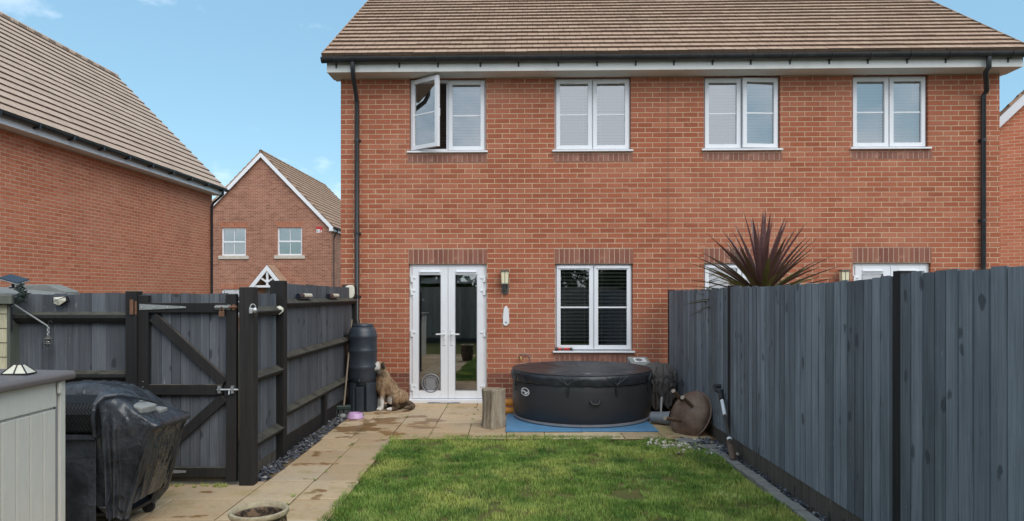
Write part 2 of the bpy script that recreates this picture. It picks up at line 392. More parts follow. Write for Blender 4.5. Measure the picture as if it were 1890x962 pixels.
M['butt'] = plain('blue_black_butt_plastic', sr(50, 57, 66), .36, var=.12, sc=5, dirt=sr(84, 88, 90), dirtamt=.35)
M['pump'] = plain('light_grey_pump_shell', sr(140, 145, 142), .5, var=.04)
M['cable'] = plain('dark_green_cable', sr(44, 56, 52), .6)
M['slategrey_lid'] = plain('brown_grey_lid_resin', sr(106, 99, 98), .6, var=.08, sc=10, bump=.08, bsc=120)
M['vinyl'] = plain('black_laminated_vinyl', sr(46, 47, 50), .5, var=.08, sc=2.5, bump=.12, bsc=26, dirt=sr(70, 68, 66), dirtamt=.25)
M['cover'] = plain('charcoal_cover_fabric', sr(38, 41, 46), .42, var=.14, sc=5, bump=.12, bsc=40, dirt=sr(72, 74, 78), dirtamt=.3)
M['crease'] = plain('pale_crease', sr(72, 75, 80), .5)
M['hem'] = plain('grey_piping', sr(120, 122, 128), .55)
M['bluemat'] = plain('blue_foam_mat', sr(84, 130, 166), .7, var=.12, sc=6, bump=.15, bsc=50, dirt=sr(104, 128, 140), dirtamt=.5)
N = NT('black_polythene_tarp'); P = N.obj()
wp = N.n('ShaderNodeTexNoise', {'Vector': P, 'Scale': 4.0, 'Detail': 3.0}).outputs['Color']
V = N.n('ShaderNodeVectorMath', {0: P, 1: N.n('ShaderNodeVectorMath', {0: wp, 'Scale': .35}, operation='SCALE').outputs[0]}, operation='ADD').outputs[0]
def rdg(sc): return N.math('SUBTRACT', 1.0, N.math('ABSOLUTE', N.math('MULTIPLY_ADD', N.noise(V, sc, 1, .5), 2.0, -1.0)))
hh = N.math('ADD', N.math('MULTIPLY', N.math('POWER', rdg(3.0), 3.0), 1.0), N.math('MULTIPLY', N.math('POWER', rdg(9.0), 5.0), .22))
N.bump(hh, .45, .03); v = N.noise(P, 3.5, 5, .6)
M['tarp'] = N.fin(N.mix(N.rng(v, .4, .68), sr(42, 44, 48), sr(70, 73, 80)), N.rng(v, .3, .7, .17, .36))
M['meshcloth'] = plain('grey_brown_mesh_cloth', sr(96, 90, 87), .85, var=.2, sc=14, bump=.4, bsc=220)
M['interior_pot'] = plain('pot_inside_soil', sr(74, 58, 50), .9, var=.3, sc=20, bump=.4)
M['soil'] = plain('dark_soil', (.045, .036, .026, 1), .95, var=.35, sc=9, bump=.4)
M['kerb'] = plain('grey_block_edging', sr(132, 130, 124), .9, var=.16, sc=9, bump=.3, bsc=60, dirt=sr(88, 88, 78), dirtamt=.6)
M['terrain'] = plain('rough_ground', (.10, .10, .06, 1), .95, var=.3, sc=.7)

def glass_mat(name, tint=(.95, .97, .97, 1), boost=1.7, add=.03):
    N = NT(name); t = N.t
    fr = N.n('ShaderNodeFresnel', {'IOR': 1.5}).outputs[0]
    fac = N.math('MULTIPLY_ADD', fr, boost, add, clamp=True)
    P = N.pos(); bmp = N.n('ShaderNodeBump', {'Strength': .012, 'Distance': .02, 'Height': N.noise(P, 2.2, 2)}).outputs[0]
    gl = N.n('ShaderNodeBsdfGlossy', {'Roughness': .015, 'Color': (1, 1, 1, 1), 'Normal': bmp}); tr = N.n('ShaderNodeBsdfTransparent', {'Color': tint})
    mx = N.n('ShaderNodeMixShader', {0: fac, 1: tr.outputs[0], 2: gl.outputs[0]})
    t.links.new(mx.outputs[0], N.o.inputs['Surface']); return N.m
M['glass'] = glass_mat('window_glass', boost=3.0, add=.19)
M['glass_low'] = glass_mat('kitchen_window_glass', boost=2.2, add=.08)
M['glass_up'] = glass_mat('upper_window_glass', boost=3.2, add=.16)
M['glass_far'] = glass_mat('far_window_glass', (.6, .6, .62, 1), 4.0, .18)

M['oldwood'] = wood_mat('weathered_bare_timber', sr(190, 180, 168), sr(150, 140, 130), spread=.2)

# ------------------------------------------------------------------ the house
house = thing('semi_detached_house', 'red brick semi detached house with tan tiled roof, black gutter and white windows', 'house', HO, HA)
EZ = 4.885                                              # soffit height
def span(p0, p1, top=None, bot=None):
    pm = (p0 + p1) / 2
    return hp(p0)[0], hp(p1)[0], (hp(pm, bot)[1] if bot else 0.0), (hp(pm, top)[1] if top else EZ)
OPEN = {'w1': span(756, 897, None, 281.5), 'w2': span(1023.5, 1164.5, None, 279.5), 'w3': span(1299, 1440, None, 277.5), 'w4': span(1573, 1713.5, None, 275),
        'w5': span(1024.5, 1168, 487, 650), 'w6': span(1299, 1442, 486, 650), 'd1': span(754.5, 898.5, 487.5), 'd2': span(1574, 1718, 485.5)}
for k in ('d1', 'd2'): a, b, c, d = OPEN[k]; OPEN[k] = (a, b, 0.03, d)

def wall_with_holes(mb, L, D, H, holes, th=.30, gable=None):
    us = sorted({0, L} | {h[0] for h in holes} | {h[1] for h in holes}); zs = sorted({-.1, H} | {h[2] for h in holes} | {h[3] for h in holes})
    for i in range(len(us) - 1):
        for j in range(len(zs) - 1):
            um, zm = (us[i] + us[i + 1]) / 2, (zs[j] + zs[j + 1]) / 2
            if any(h[0] < um < h[1] and h[2] < zm < h[3] for h in holes): continue
            for y in (0, th):
                mb.quad((us[i], y, zs[j]), (us[i + 1], y, zs[j]), (us[i + 1], y, zs[j + 1]), (us[i], y, zs[j + 1]))
    for a, b, c, d in holes:
        mb.quad((a, 0, c), (a, th, c), (a, th, d), (a, 0, d)); mb.quad((b, 0, c), (b, th, c), (b, th, d), (b, 0, d))
        mb.quad((a, 0, c), (b, 0, c), (b, th, c), (a, th, c)); mb.quad((a, 0, d), (b, 0, d), (b, th, d), (a, th, d))
    mb.quad((0, 0, -.1), (0, D, -.1), (0, D, H), (0, 0, H)); mb.quad((L, 0, -.1), (L, D, -.1), (L, D, H), (L, 0, H))
    mb.quad((0, D, -.1), (L, D, -.1), (L, D, H), (0, D, H))
mb = MB(); wall_with_holes(mb, HL, HD, EZ + .1, list(OPEN.values()))
PITCH = R(35)
ridge_y = HD / 2; ridge_z = EZ + .1 + ridge_y * math.tan(PITCH)
for u in (0, HL): mb.add([(u, 0, EZ + .1), (u, HD, EZ + .1), (u, ridge_y, ridge_z)], [(0, 1, 2)])
mb.build('wall', M['brick'], house, fix=False)
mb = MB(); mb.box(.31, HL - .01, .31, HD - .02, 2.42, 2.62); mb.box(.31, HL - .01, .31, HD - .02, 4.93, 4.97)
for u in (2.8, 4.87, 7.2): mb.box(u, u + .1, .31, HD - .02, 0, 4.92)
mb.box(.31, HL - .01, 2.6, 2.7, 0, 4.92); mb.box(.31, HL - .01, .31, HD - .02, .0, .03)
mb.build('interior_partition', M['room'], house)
mb = MB(); uj = hp(1233)[0]; mb.box(uj - .005, uj + .005, -.0025, .01, .0, EZ); mb.build('movement_joint', M['joint_seal'], house)

def slope_tiles(length, slope, gauge, tw=.33, th=.032, seed=1, thick=.05):
    rs = random.Random(seed); mb = MB(); n = int(math.ceil(slope / gauge)); k = int(math.ceil(length / tw)) + 1
    for i in range(n):
        s0, s1 = i * gauge, min((i + 1) * gauge, slope); x = -tw * (.5 if i % 2 else 0); row = rs.uniform(-.002, .002)
        for q in range(k + 1):
            x0, x1 = max(x, 0), min(x + tw, length); x += tw
            if x1 - x0 < .005: continue
            h = th + rs.uniform(-.0025, .0025) + row; rr = rs.random(); d = rs.uniform(-.003, .003)
            a, b, c_, e = (x0, s0 + d, h), (x1, s0 + d, h), (x1, s1 + .012, .001), (x0, s1 + .012, .001)
            mb.add([a, b, c_, e, (x0, s0 + d, -.004), (x1, s0 + d, -.004)], [(0, 1, 2, 3), (4, 5, 1, 0), (0, 3, 4), (1, 5, 2)], rr)
    mb.add([(0, 0, -thick), (length, 0, -thick), (length, slope, -thick), (0, slope, -thick), (0, 0, -.004), (length, 0, -.004), (length, slope, -.004), (0, slope, -.004)],
           [(0, 1, 2, 3), (4, 5, 6, 7), (0, 1, 5, 4), (2, 3, 7, 6), (1, 2, 6, 5), (3, 0, 4, 7)])
    return mb
RU0, RU1 = -.155, HL + .155
ry0, rz0 = -.43, EZ + .215
slope_len = (ridge_y - ry0) / math.cos(PITCH)
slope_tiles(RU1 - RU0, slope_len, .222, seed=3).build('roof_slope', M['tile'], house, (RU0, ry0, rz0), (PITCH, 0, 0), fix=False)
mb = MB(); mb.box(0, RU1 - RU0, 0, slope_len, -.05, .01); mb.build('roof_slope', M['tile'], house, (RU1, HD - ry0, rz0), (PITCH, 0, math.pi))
mb = MB()
for i in range(22): mb.tube([(RU0 + i * .46, ridge_y, ridge_z + .24), (RU0 + i * .46 + .45, ridge_y, ridge_z + .24)], .12, 12)
mb.build('ridge_tiles', M['tile'], house)
for u in (RU0 - .006, RU1 - .002):
    mb = MB(); mb.box(0, .008, -.01, slope_len, -.055, .030); mb.build('verge_trim', M['tile'], house, (u, ry0, rz0), (PITCH, 0, 0))
# fascia, soffit and boxed ends
mb = MB(); mb.box(-.12, HL + .12, -.315, -.29, EZ, EZ + .175)
mb.box(-.12, -.10, -.288, .06, EZ + .001, EZ + .23); mb.box(HL + .10, HL + .12, -.288, .06, EZ + .001, EZ + .23)
mb.build('fascia', M['upvc_cream'], house, bevel=.003)
mb = MB(); mb.box(-.098, HL + .098, -.288, .12, EZ + .002, EZ + .018); mb.build('soffit', M['upvc_cream'], house)
# gutter: half round trough with a thickness, its brackets
def gutter(L0, L1, y, z, rad=.062):
    mb = MB(); n = 12; pr = []
    for k in range(n + 1):
        t = math.pi + math.pi * k / n; pr.append((y + rad * math.cos(t), z + rad * math.sin(t) * 1.15))
    for k in range(n, -1, -1):
        t = math.pi + math.pi * k / n; pr.append((y + (rad - .006) * math.cos(t), z + (rad - .006) * math.sin(t) * 1.15))
    mb.prism(pr, L0, L1, 'x'); return mb
GZ = EZ + .185; GY = -.382
mb = gutter(RU0 - .015, RU1 + .015, GY, GZ)
for u in (RU0 - .02, RU1 + .014):
    mb.prism([(GY + .064 * math.cos(math.pi + math.pi * k / 10), GZ + .074 * math.sin(math.pi + math.pi * k / 10)) for k in range(11)], u, u + .006, 'x')
mb.build('gutter', M['blackpl'], house, smooth=40)
for px in (618, 735, 807, 886, 957, 1031, 1103, 1175, 1246, 1318, 1389, 1462, 1535, 1607, 1680, 1752, 1868):
    u = hp(px, dy=-.4)[0]; mb = MB()
    mb.tube([(u, GY - .066, GZ + .004), (u, GY - .062, GZ - .03), (u, GY - .035, GZ - .066), (u, GY, GZ - .078), (u, -.325, GZ - .07), (u, -.319, GZ - .12)], .0075, 6)
    mb.box(u - .012, u + .012, -.324, -.3155, GZ - .125, GZ - .06); mb.build('gutter_bracket', M['blackpl'], house)
# downpipes
def downpipe(pts, clips, par, rad=.034, clip_dy=.05):
    mb = MB(); mb.tube(pts, rad, 14); o = mb.build('downpipe', M['blackpl'], par, smooth=50)
    for (x, y, z) in clips:
        mb = MB(); mb.tube([(x, y, z - .02), (x, y, z + .02)], rad + .006, 14); mb.box(x - .05, x + .05, y + clip_dy * .4, y + clip_dy, z - .015, z + .015)
        mb.build('pipe_clip', M['blackpl'], o, smooth=40)
ul = hp(660.5)[0]
downpipe([(ul + .02, GY, GZ - .06), (ul + .02, GY, GZ - .15), (ul + .015, GY + .06, GZ - .27), (ul, -.10, GZ - .46), (ul, -.05, GZ - .58), (ul, -.05, 1.26), (ul + .04, -.12, 1.16)],
         [(ul, -.05, 3.95), (ul, -.05, 2.55), (ul, -.05, 1.6)], house)
ur = hp(1811)[0]; ur2 = hp(1825, dy=-.38)[0]
downpipe([(ur2, GY, GZ - .05), (ur2, GY, GZ - .21), (ur2 - .01, GY + .05, GZ - .26), (ur + .02, -.09, GZ - .46), (ur, -.05, GZ - .52), (ur, -.05, 0)],
         [(ur, -.05, 3.9), (ur, -.05, 2.72), (ur, -.05, 1.4)], house)

# ------------------------------------------------------------------ windows
def slats(u0, u1, z0, z1, y, pitch, tilt, dpt=.025):
    mb = MB(); z = z1 - .03
    while z > z0 + .02:
        dy, dz = math.cos(tilt) * dpt / 2, math.sin(tilt) * dpt / 2
        mb.add([(u0, y - dy, z - dz), (u1, y - dy, z - dz), (u1, y + dy, z + dz), (u0, y + dy, z + dz)], [(0, 1, 2, 3)]); z -= pitch
    mb.box(u0, u1, y - .013, y + .013, z1 - .022, z1)
    for u in (u0 + .09, u1 - .09): mb.box(u - .0015, u + .0015, y - .014, y - .012, z0 + .02, z1 - .022)
    return mb
def sash_mb(wd, z0, z1, t=.058, y0=-.03, y1=.02, bar=True, gz=None):
    """casement running 0..wd in x; glass plane at y = 0"""
    mb = MB(); mb.ring(0, wd, z0, z1, t, y0, y1)
    if bar: zb = gz or (z0 + z1) / 2; mb.box(t, wd - t, -.006, -.002, zb - .011, zb + .011)
    return mb
def window(parent, key, swing=(0, 0), glass='glass', pitch=.026, tilt=R(-62), blind=True, fy=.055, bmat='blind'):
    a, b, c, d = OPEN[key]; c += .022; mid = (a + b) / 2
    mb = MB(); mb.ring(a + .002, b - .002, c, d - .002, .045, fy + .012, fy + .075); mb.box(mid - .03, mid + .03, fy + .012, fy + .075, c + .045, d - .047)
    fr = mb.build('window', M['upvc'], parent, bevel=.003)
    mb = MB(); mb.box(a - .035, b + .03, -.045, fy + .01, c - .03, c - .004); mb.build('sill', M['upvc'], fr, bevel=.004)
    for i, (u0, u1) in enumerate(((a + .026, mid - .009), (mid + .009, b - .026))):
        wd = u1 - u0; hinge = u0 if i == 0 else u1; sg = 1 if i == 0 else -1; z0, z1 = c + .02, d - .028
        mb = sash_mb(wd, z0, z1); g = MB(); g.quad((.056, 0, z0 + .055), (wd - .056, 0, z0 + .055), (wd - .056, 0, z1 - .055), (.056, 0, z1 - .055))
        if i == 1:
            for q in (mb, g): q.v = [(x - wd, y, z) for x, y, z in q.v]
        loc = (hinge, fy + .008, 0); rot = (0, 0, -sg * swing[i])
        s = mb.build('sash', M['upvc'], fr, loc, rot, bevel=.006)
        if abs(swing[i]) > .2:
            h = MB(); x = (wd - .03) * sg; h.box(min(x - .012, x + .012), max(x - .012, x + .012), .022, .05, (z0 + z1) / 2 - .06, (z0 + z1) / 2 + .05); h.build('handle', M['white'], fr, loc, rot, bevel=.004)
        g.build('pane', M[glass], fr, loc, rot, fix=False)
        if blind:
            slats(u0 + .03, u1 - .03, c + .05, d - .05, .165, pitch, tilt, pitch * 1.02).build('blind', M['blind_shaded' if abs(swing[i]) > .3 else bmat], fr, fix=False)
    return fr
window(house, 'w1', (R(34), 0), 'glass_up', .046, R(-46))
window(house, 'w2', (0, 0), 'glass_up', .046, R(-46))
window(house, 'w3', (0, R(5)), 'glass_up', .046, R(-46))
window(house, 'w4', (0, 0), 'glass_up', .046, R(-46))
wk = window(house, 'w5', (0, 0), 'glass_low', .054, R(-26), bmat='blind_grey')
window(house, 'w6', (0, 0), 'glass_up', .027, R(-60))
for k in ('w5', 'w6'):
    a, b, c, d = OPEN[k]; mid = (a + b) / 2; par = [o for o in house.children if o.name.startswith('window')][4 if k == 'w5' else 5]
    for u0, u1 in ((a + .05, mid - .04), (mid + .04, b - .05)):
        mb = MB(); mb.box(u0 + .01, u1 - .01, .018, .034, d - .07, d - .045); mb.build('trickle_vent', M['upvc'], par, bevel=.004)

def door(parent, key, full=True):
    a, b, c, d = OPEN[key]; mid = (a + b) / 2; fy = .05
    mb = MB(); mb.ring(a + .002, b - .002, c, d - .002, .058, fy, fy + .07, wb=.04); fr = mb.build('french_door', M['upvc'], parent, bevel=.004)
    mb = MB(); mb.box(a - .02, b + .02, -.05, fy - .002, c - .03, c + .022); mb.build('threshold', M['upvc'], fr, bevel=.004)
    for i, (u0, u1) in enumerate(((a + .05, mid - .002), (mid + .002, b - .05))):
        z0, z1 = c + .03, d - .045; so, si = .10, .108                            # outer and meeting stiles
        l, r = (u0 + so, u1 - si) if i == 0 else (u0 + si, u1 - so)
        mb = MB(); y0, y1 = fy - .018, fy + .03
        mb.box(u0, l, y0, y1, z0, z1); mb.box(r, u1, y0, y1, z0, z1); mb.box(l, r, y0, y1, z0, z0 + .125); mb.box(l, r, y0, y1, z1 - .115, z1)
        mb.build('door_leaf', M['upvc'], fr, bevel=.005)
        mb = MB(); mb.ring(l - .002, r + .002, z0 + .123, z1 - .113, .008, fy - .022, fy - .012); mb.build('glazing_gasket', M['seam'], fr)
        mb = MB(); mb.quad((l - .001, fy, z0 + .12), (r + .001, fy, z0 + .12), (r + .001, fy, z1 - .11), (l - .001, fy, z1 - .11)); mb.build('pane', M['glass'], fr, fix=False)
        mb = MB(); mb.box(l + .005, r - .005, fy - .036, fy - .0185, z1 - .085, z1 - .055); mb.box(l + .018, r - .018, fy - .042, fy - .0365, z1 - .08, z1 - .066); mb.build('trickle_vent', M['upvc'], fr, bevel=.004)
        mb = MB(); mb.box(l + .004, r - .004, .17, .2, z1 - .235, z1 - .155)
        for k in range(6): mb.box(l + .006, r - .006, .165, .205, z1 - .245 + k * .012, z1 - .238 + k * .012)
        mb.build('raised_blind', M['blind'], fr)
        hx = mid - .055 if i == 0 else mid + .055; hz = hp(826, 617)[1]; sg = -1 if i == 0 else 1
        mb = MB(); mb.box(hx - .016, hx + .016, y0 - .012, y0 - .001, hz - .17, hz + .07); mb.build('handle_plate', M['white'], fr, bevel=.006)
        mb = MB(); mb.tube([(hx, y0 - .013, hz), (hx, y0 - .055, hz)], .010, 10); mb.tube([(hx - sg * .01, y0 - .055, hz), (hx + sg * .12, y0 - .055, hz - .002)], .0105, 10); mb.build('handle', M['white'], fr, smooth=40)
        mb = MB(); mb.tube([(hx, y0 - .0125, hz - .085), (hx, y0 - .017, hz - .085)], .009, 10); mb.build('keyhole', M['chrome'], fr)
        for py in (515, 539, 616, 715.6):
            z = hp(826, py)[1]; x = u0 - .01 if i == 0 else u1 + .01; mb = MB()
            mb.box(x - .017, x + .017, y0 - .014, y0 + .012, z - .05, z + .045); x2 = x - sg * .06
            mb.box(min(x - sg * .018, x2), max(x - sg * .018, x2), y0 - .012, y0 - .002, z + .005, z + .03); mb.build('hinge', M['white'], fr, bevel=.004)
    return fr
dr = door(house, 'd1'); door(house, 'd2')
# clear round cat flap in the left leaf
cu, cz = hp(794.5, 708); mb = MB()
for ra, rb in ((.135, .012), (.098, .009)):
    mb.tube([(cu + ra * math.cos(t * math.pi / 20), .038, cz + ra * math.sin(t * math.pi / 20)) for t in range(41)], rb, 8)
mb.build('cat_flap', M['greyplastic'], dr, smooth=60)
mb = MB(); mb.prism([(cu + .075 * math.copysign(abs(math.cos(t)) ** .6, math.cos(t)), cz + .085 * math.copysign(abs(math.sin(t)) ** .6, math.sin(t))) for t in [k * math.pi / 14 for k in range(28)]], .036, .042, 'y'); mb.build('cat_flap_door', M['seam'], dr)
# brick heads and sills
def soldier(p0, p1, ptop, pbot, mat='soldier'):
    u0, u1 = hp(p0)[0], hp(p1)[0]; z1 = hp((p0 + p1) / 2, ptop)[1]; z0 = hp((p0 + p1) / 2, pbot)[1]
    mb = MB(); mb.box(0, u1 - u0, 0, .05, 0, z1 - z0)
    h = z1 - z0; key = mat + '%d' % round(h * 1000)
    o = mb.build('brick_head' if h > .17 else 'brick_sill', M[mat], house, (u0, -.0035, z0))
    o.scale = (1, 1, 1); return o
for p0, p1, a, b in ((754, 899.5, 459.5, 487.3), (1023, 1169, 458.5, 486.7), (1299.5, 1442.5, 457.5, 485.7), (1573.5, 1719.5, 456, 485)): soldier(p0, p1, a, b)
for p0, p1, a in ((752.5, 899, 285.6), (1021, 1168, 283.4), (1297.5, 1444, 281.6), (1572, 1721, 279.2)): soldier(p0, p1, a, a + 14.6, 'rowlock')
soldier(1024, 1168, 654.5, 669.1, 'rowlock')

# ------------------------------------------------------------------ neighbouring gabled houses: ridge along local y, front at y = 0
def gabled(name, label, loc, W, Lh, eave, brick, tile, gauge, seed, front_gutter=False, over=.13, ov_e=.30, holes=(), rz=None):
    """local x: -W/2 .. W/2, gable front at y=0, runs back to Lh"""
    t = thing(name, label, 'house', loc, HA if rz is None else rz); h = W / 2; pt = R(45.7); tp = math.tan(pt)
    mb = MB()
    us = sorted({-h, h} | {q for k in holes for q in k[:2]}); zs = sorted({-.1, eave} | {q for k in holes for q in k[2:]})
    for i in range(len(us) - 1):
        for j in range(len(zs) - 1):
            um, zm = (us[i] + us[i + 1]) / 2, (zs[j] + zs[j + 1]) / 2
            if any(k[0] < um < k[1] and k[2] < zm < k[3] for k in holes): continue
            mb.quad((us[i], 0, zs[j]), (us[i + 1], 0, zs[j]), (us[i + 1], 0, zs[j + 1]), (us[i], 0, zs[j + 1]))
    for a, b, c, d in holes:
        e = .2; mb.quad((a, 0, c), (a, e, c), (a, e, d), (a, 0, d)); mb.quad((b, 0, c), (b, e, c), (b, e, d), (b, 0, d)); mb.quad((a, 0, d), (b, 0, d), (b, e, d), (a, e, d)); mb.quad((a, 0, c), (b, 0, c), (b, e, c), (a, e, c))
    ap = eave + .1 + h * tp
    mb.add([(-h, 0, eave), (h, 0, eave), (h, 0, eave + .1), (0, 0, ap), (-h, 0, eave + .1)], [(0, 1, 2, 3, 4)])
    mb.add([(-h, Lh, -.1), (h, Lh, -.1), (h, Lh, eave + .1), (0, Lh, ap), (-h, Lh, eave + .1)], [(0, 1, 2, 3, 4)])
    for x in (-h, h): mb.quad((x, 0, -.1), (x, Lh, -.1), (x, Lh, eave + .1), (x, 0, eave + .1))
    mb.build('wall', M[brick], t, fix=False)
    x0 = h + ov_e + .07; z0 = ap - x0 * tp + .10; sl = x0 / math.cos(pt)
    slope_tiles(Lh + 2 * over, sl, gauge, seed=seed).build('roof_slope', M[tile], t, (x0, -over, z0), (pt, 0, R(90)), fix=False)
    slope_tiles(Lh + 2 * over, sl, gauge, seed=seed + 1).build('roof_slope', M[tile], t, (-x0, Lh + over, z0), (pt, 0, R(-90)), fix=False)
    mb = MB()
    for i in range(int((Lh + 2 * over) / .45)): mb.tube([(0, -over + i * .45, ap + .085), (0, -over + i * .45 + .44, ap + .085)], .085, 12)
    mb.build('ridge_tiles', M[tile], t)
    for y0, y1 in ((-over, -over + .025), (Lh + over - .025, Lh + over)):
        for sg in (-1, 1):
            xe = h + ov_e; ze = ap - xe * tp; mb = MB()
            mb.prism([(0, ap + .04), (sg * xe, ze + .04), (sg * xe, ze - .16), (sg * (xe - .2), ze - .16), (sg * (xe - .2), ap - .20 - (xe - .2) * tp), (0, ap - .20)][::sg], y0, y1, 'y')
            mb.build('bargeboard', M['upvc_far'], t)
    xe = h + ov_e; ze = ap - xe * tp
    for sg in (-1, 1):
        mb = MB(); a, b = sorted((sg * xe, sg * (xe - .022))); mb.box(a, b, -over + .026, Lh + over - .026, ze - .16, ze + .035)
        a, b = sorted((sg * (xe - .023), sg * h)); mb.box(a, b, -over + .026, Lh + over - .026, ze - .158, ze - .14)
        mb.build('fascia', M['upvc_far'], t)
    for sg in (-1, 1):
        mb = gutter(-over - .05, Lh + over + .05, 0, 0); o = mb.build('gutter', M['blackpl'], t, (sg * (xe + .066), 0, ze + .02), (0, 0, R(90)), smooth=40)
        k = 0
        y = .3
        while y < Lh:
            m2 = MB(); m2.box(sg * (xe + .05) - .09, sg * (xe + .05) + .085, y - .02, y + .02, ze - .075, ze - .045); m2.box(sg * (xe + .128) - .006, sg * (xe + .128) + .006, y - .02, y + .02, ze - .045, ze + .02)
            m2.build('gutter_bracket', M['blackpl'], t); y += .92
    return t, h, ap, xe, ze
LW = 5.72
ln_c = Vector((-8.70, 19.8, 0)); ax_y = Vector((-HU.y, HU.x, 0)); ax_x = HU
LL = 10.6
o_ = ln_c - ax_x * (LW / 2) - ax_y * LL
left_house, h, ap, xe, ze = gabled('brick_house', 'orange red brick house filling the left side, its long roof slope facing the garden', o_, LW, LL, EZ, 'brick_left', 'tile_left', .25, 11)
def pipe_at(par, x, y, xe, ze, sx=1, zb=0.0):
    downpipe([(xe + .066, y, ze - .05), (xe + .066, y, ze - .16), (xe, y, ze - .22), (x + .09, y, ze - .40), (x + .05, y, ze - .50), (x + .05, y, zb)],
             [(x + .05, y, ze - 1.6), (x + .05, y, ze - 3.3)], par, clip_dy=.0)
pipe_at(left_house, LW / 2, LL - .12, xe, ze)

FY = 33.0; sF = F / FY
fc = Vector(((483 - CX) / sF, FY, 0)); FW = 6.8
def fw(px, py): return (px - 483) / sF * 1.0, EYE - (py - HZ) / sF
def fspan(p0, p1, t, b): a, d = fw(p0, t); c, e = fw(p1, b); return (a, c, e, d)
FH = [fspan(408.3, 453.6, 420.5, 472), fspan(512.3, 558, 419.5, 471.5), fspan(408.5, 453.8, 534, 580)]
far_house, h, ap, xe, ze = gabled('brick_house', 'brown brick house behind the gate, its white edged gable end facing the garden', fc, FW, 10.5, EZ, 'brick_far', 'tile_far', .30, 21, over=.14, ov_e=.12, holes=FH)
pipe_at(far_house, h - .05, .35, xe, ze)
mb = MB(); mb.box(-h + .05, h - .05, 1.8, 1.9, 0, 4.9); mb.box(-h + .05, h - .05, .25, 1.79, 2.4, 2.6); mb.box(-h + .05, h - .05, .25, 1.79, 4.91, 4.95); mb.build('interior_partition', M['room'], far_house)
for i, (a, b, c, d) in enumerate(FH):
    mb = MB(); mb.ring(a, b, c, d, .07, .06, .14); zm = (c + d) / 2; mb.box(a + .07, b - .07, .06, .14, zm - .035, zm + .035); um = (a + b) / 2
    mb.box(um - .014, um + .014, .085, .10, c + .07, zm - .035); mb.box(um - .014, um + .014, .085, .10, zm + .035, d - .07)
    wf = mb.build('window', M['upvc_far'], far_house)
    mb = MB(); mb.quad((a + .05, .11, c + .05), (b - .05, .11, c + .05), (b - .05, .11, d - .05), (a + .05, .11, d - .05)); mb.build('pane', M['glass_far'], wf, fix=False)
    mb = MB(); mb.box(a - .15, b + .15, -.06, .059, c - .17, c - .002); mb.build('sill', M['stonesill'], wf, bevel=.01)
    n = 16; mb = MB()
    for k in range(n):
        x0, x1 = a + (b - a) * k / n, a + (b - a) * (k + 1) / n; f0, f1 = (k / n - .5) * .26, ((k + 1) / n - .5) * .26
        mb.prism([(x0 + .006, d + .006), (x1 - .006, d + .006), (x1 + f1 - .006, d + .235), (x0 + f0 + .006, d + .235)], -.004, .05, 'y', r=random.random())
    mb.build('brick_arch', M['fanbrick'], far_house)
# porch canopy on the far house
pa = fw(508, 491); pl = fw(474, 533); ph = 1.05; pb = .9
px0, pzt = pa; hw = px0 - pl[0]; dz = pzt - pl[1]
mb = MB()
for sg in (-1, 1):
    mb.add([(px0, -pb - .1, pzt + .02), (px0 + sg * (hw + .02), -pb - .1, pzt - dz), (px0 + sg * (hw + .02), 0, pzt - dz), (px0, 0, pzt + .02),
            (px0, -pb - .1, pzt - .06), (px0 + sg * hw, -pb - .1, pzt - dz - .08), (px0 + sg * hw, 0, pzt - dz - .08), (px0, 0, pzt - .06)],
           [(0, 1, 2, 3), (4, 5, 6, 7), (0, 1, 5, 4), (1, 2, 6, 5)])
porch = mb.build('porch_roof', M['tile_far'], far_house)
mb = MB()
for sg in (-1, 1):
    mb.prism([(px0, pzt - .01), (px0 + sg * (hw + .03), pzt - dz - .03), (px0 + sg * (hw - .10), pzt - dz - .16), (px0, pzt - .27)][::sg], -pb - .16, -pb - .12, 'y')
    mb.bar((px0 + sg * .02, -pb - .08, pzt - .8), (px0 + sg * .38, -pb - .08, pzt - .55), .07, .09, (0, 1, 0))
    mb.box(px0 + sg * (hw - .2) - .07, px0 + sg * (hw - .2) + .07, -pb - .1, -pb + .04, 0, pzt - dz - .15)
mb.box(px0 - .05, px0 + .05, -pb - .11, -pb - .03, pzt - .95, pzt - .25); mb.box(px0 - hw + .14, px0 + hw - .14, -pb - .11, -pb - .03, pzt - 1.05, pzt - .95)
mb.build('porch_frame', M['upvc_far'], far_house)
mb = MB(); mb.box(px0 - .45, px0 + .45, -.05, -.01, 0, 2.05); mb.build('front_door', M['seam'], far_house)
# alarm box
au, az = fw(590.5, 424.5)
al = thing('alarm_box', 'red alarm box with white plate on the gable of the brown brick house', 'alarm box', fc + Vector((au, -.004, az)), HA)
mb = MB(); mb.prism([(-.16, .17), (.15, .17), (.16, .05), (.10, -.16), (-.16, -.16)], -.07, -.001, 'y'); mb.build('casing', M['alarmred'], al, bevel=.012)
mb = MB(); mb.box(-.145, .03, -.075, -.0705, -.14, .02); mb.prism([(.055, -.13), (.10, -.13), (.115, -.01), (.07, -.04)], -.075, -.0705, 'y'); mb.build('plate', M['white'], al)
mb = MB(); mb.box(-.125, -.065, -.079, -.0755, -.09, -.03); mb.box(-.04, .015, -.079, -.0755, -.075, -.05); mb.build('emblem', M['seam'], al)

rdir = Vector((math.cos(R(-25)), math.sin(R(-25)), 0)); rq = at(1867, 190, 15.0); RW = 6.6
right_house, h, ap, xe, ze = gabled('brick_house', 'red brick gable end just visible past the right corner of the semi detached house', Vector((rq.x, rq.y, 0)) + rdir * 2.56, RW, 9.0, EZ, 'brick_left', 'tile_far', .25, 31, over=.12, ov_e=.30, rz=R(-25))

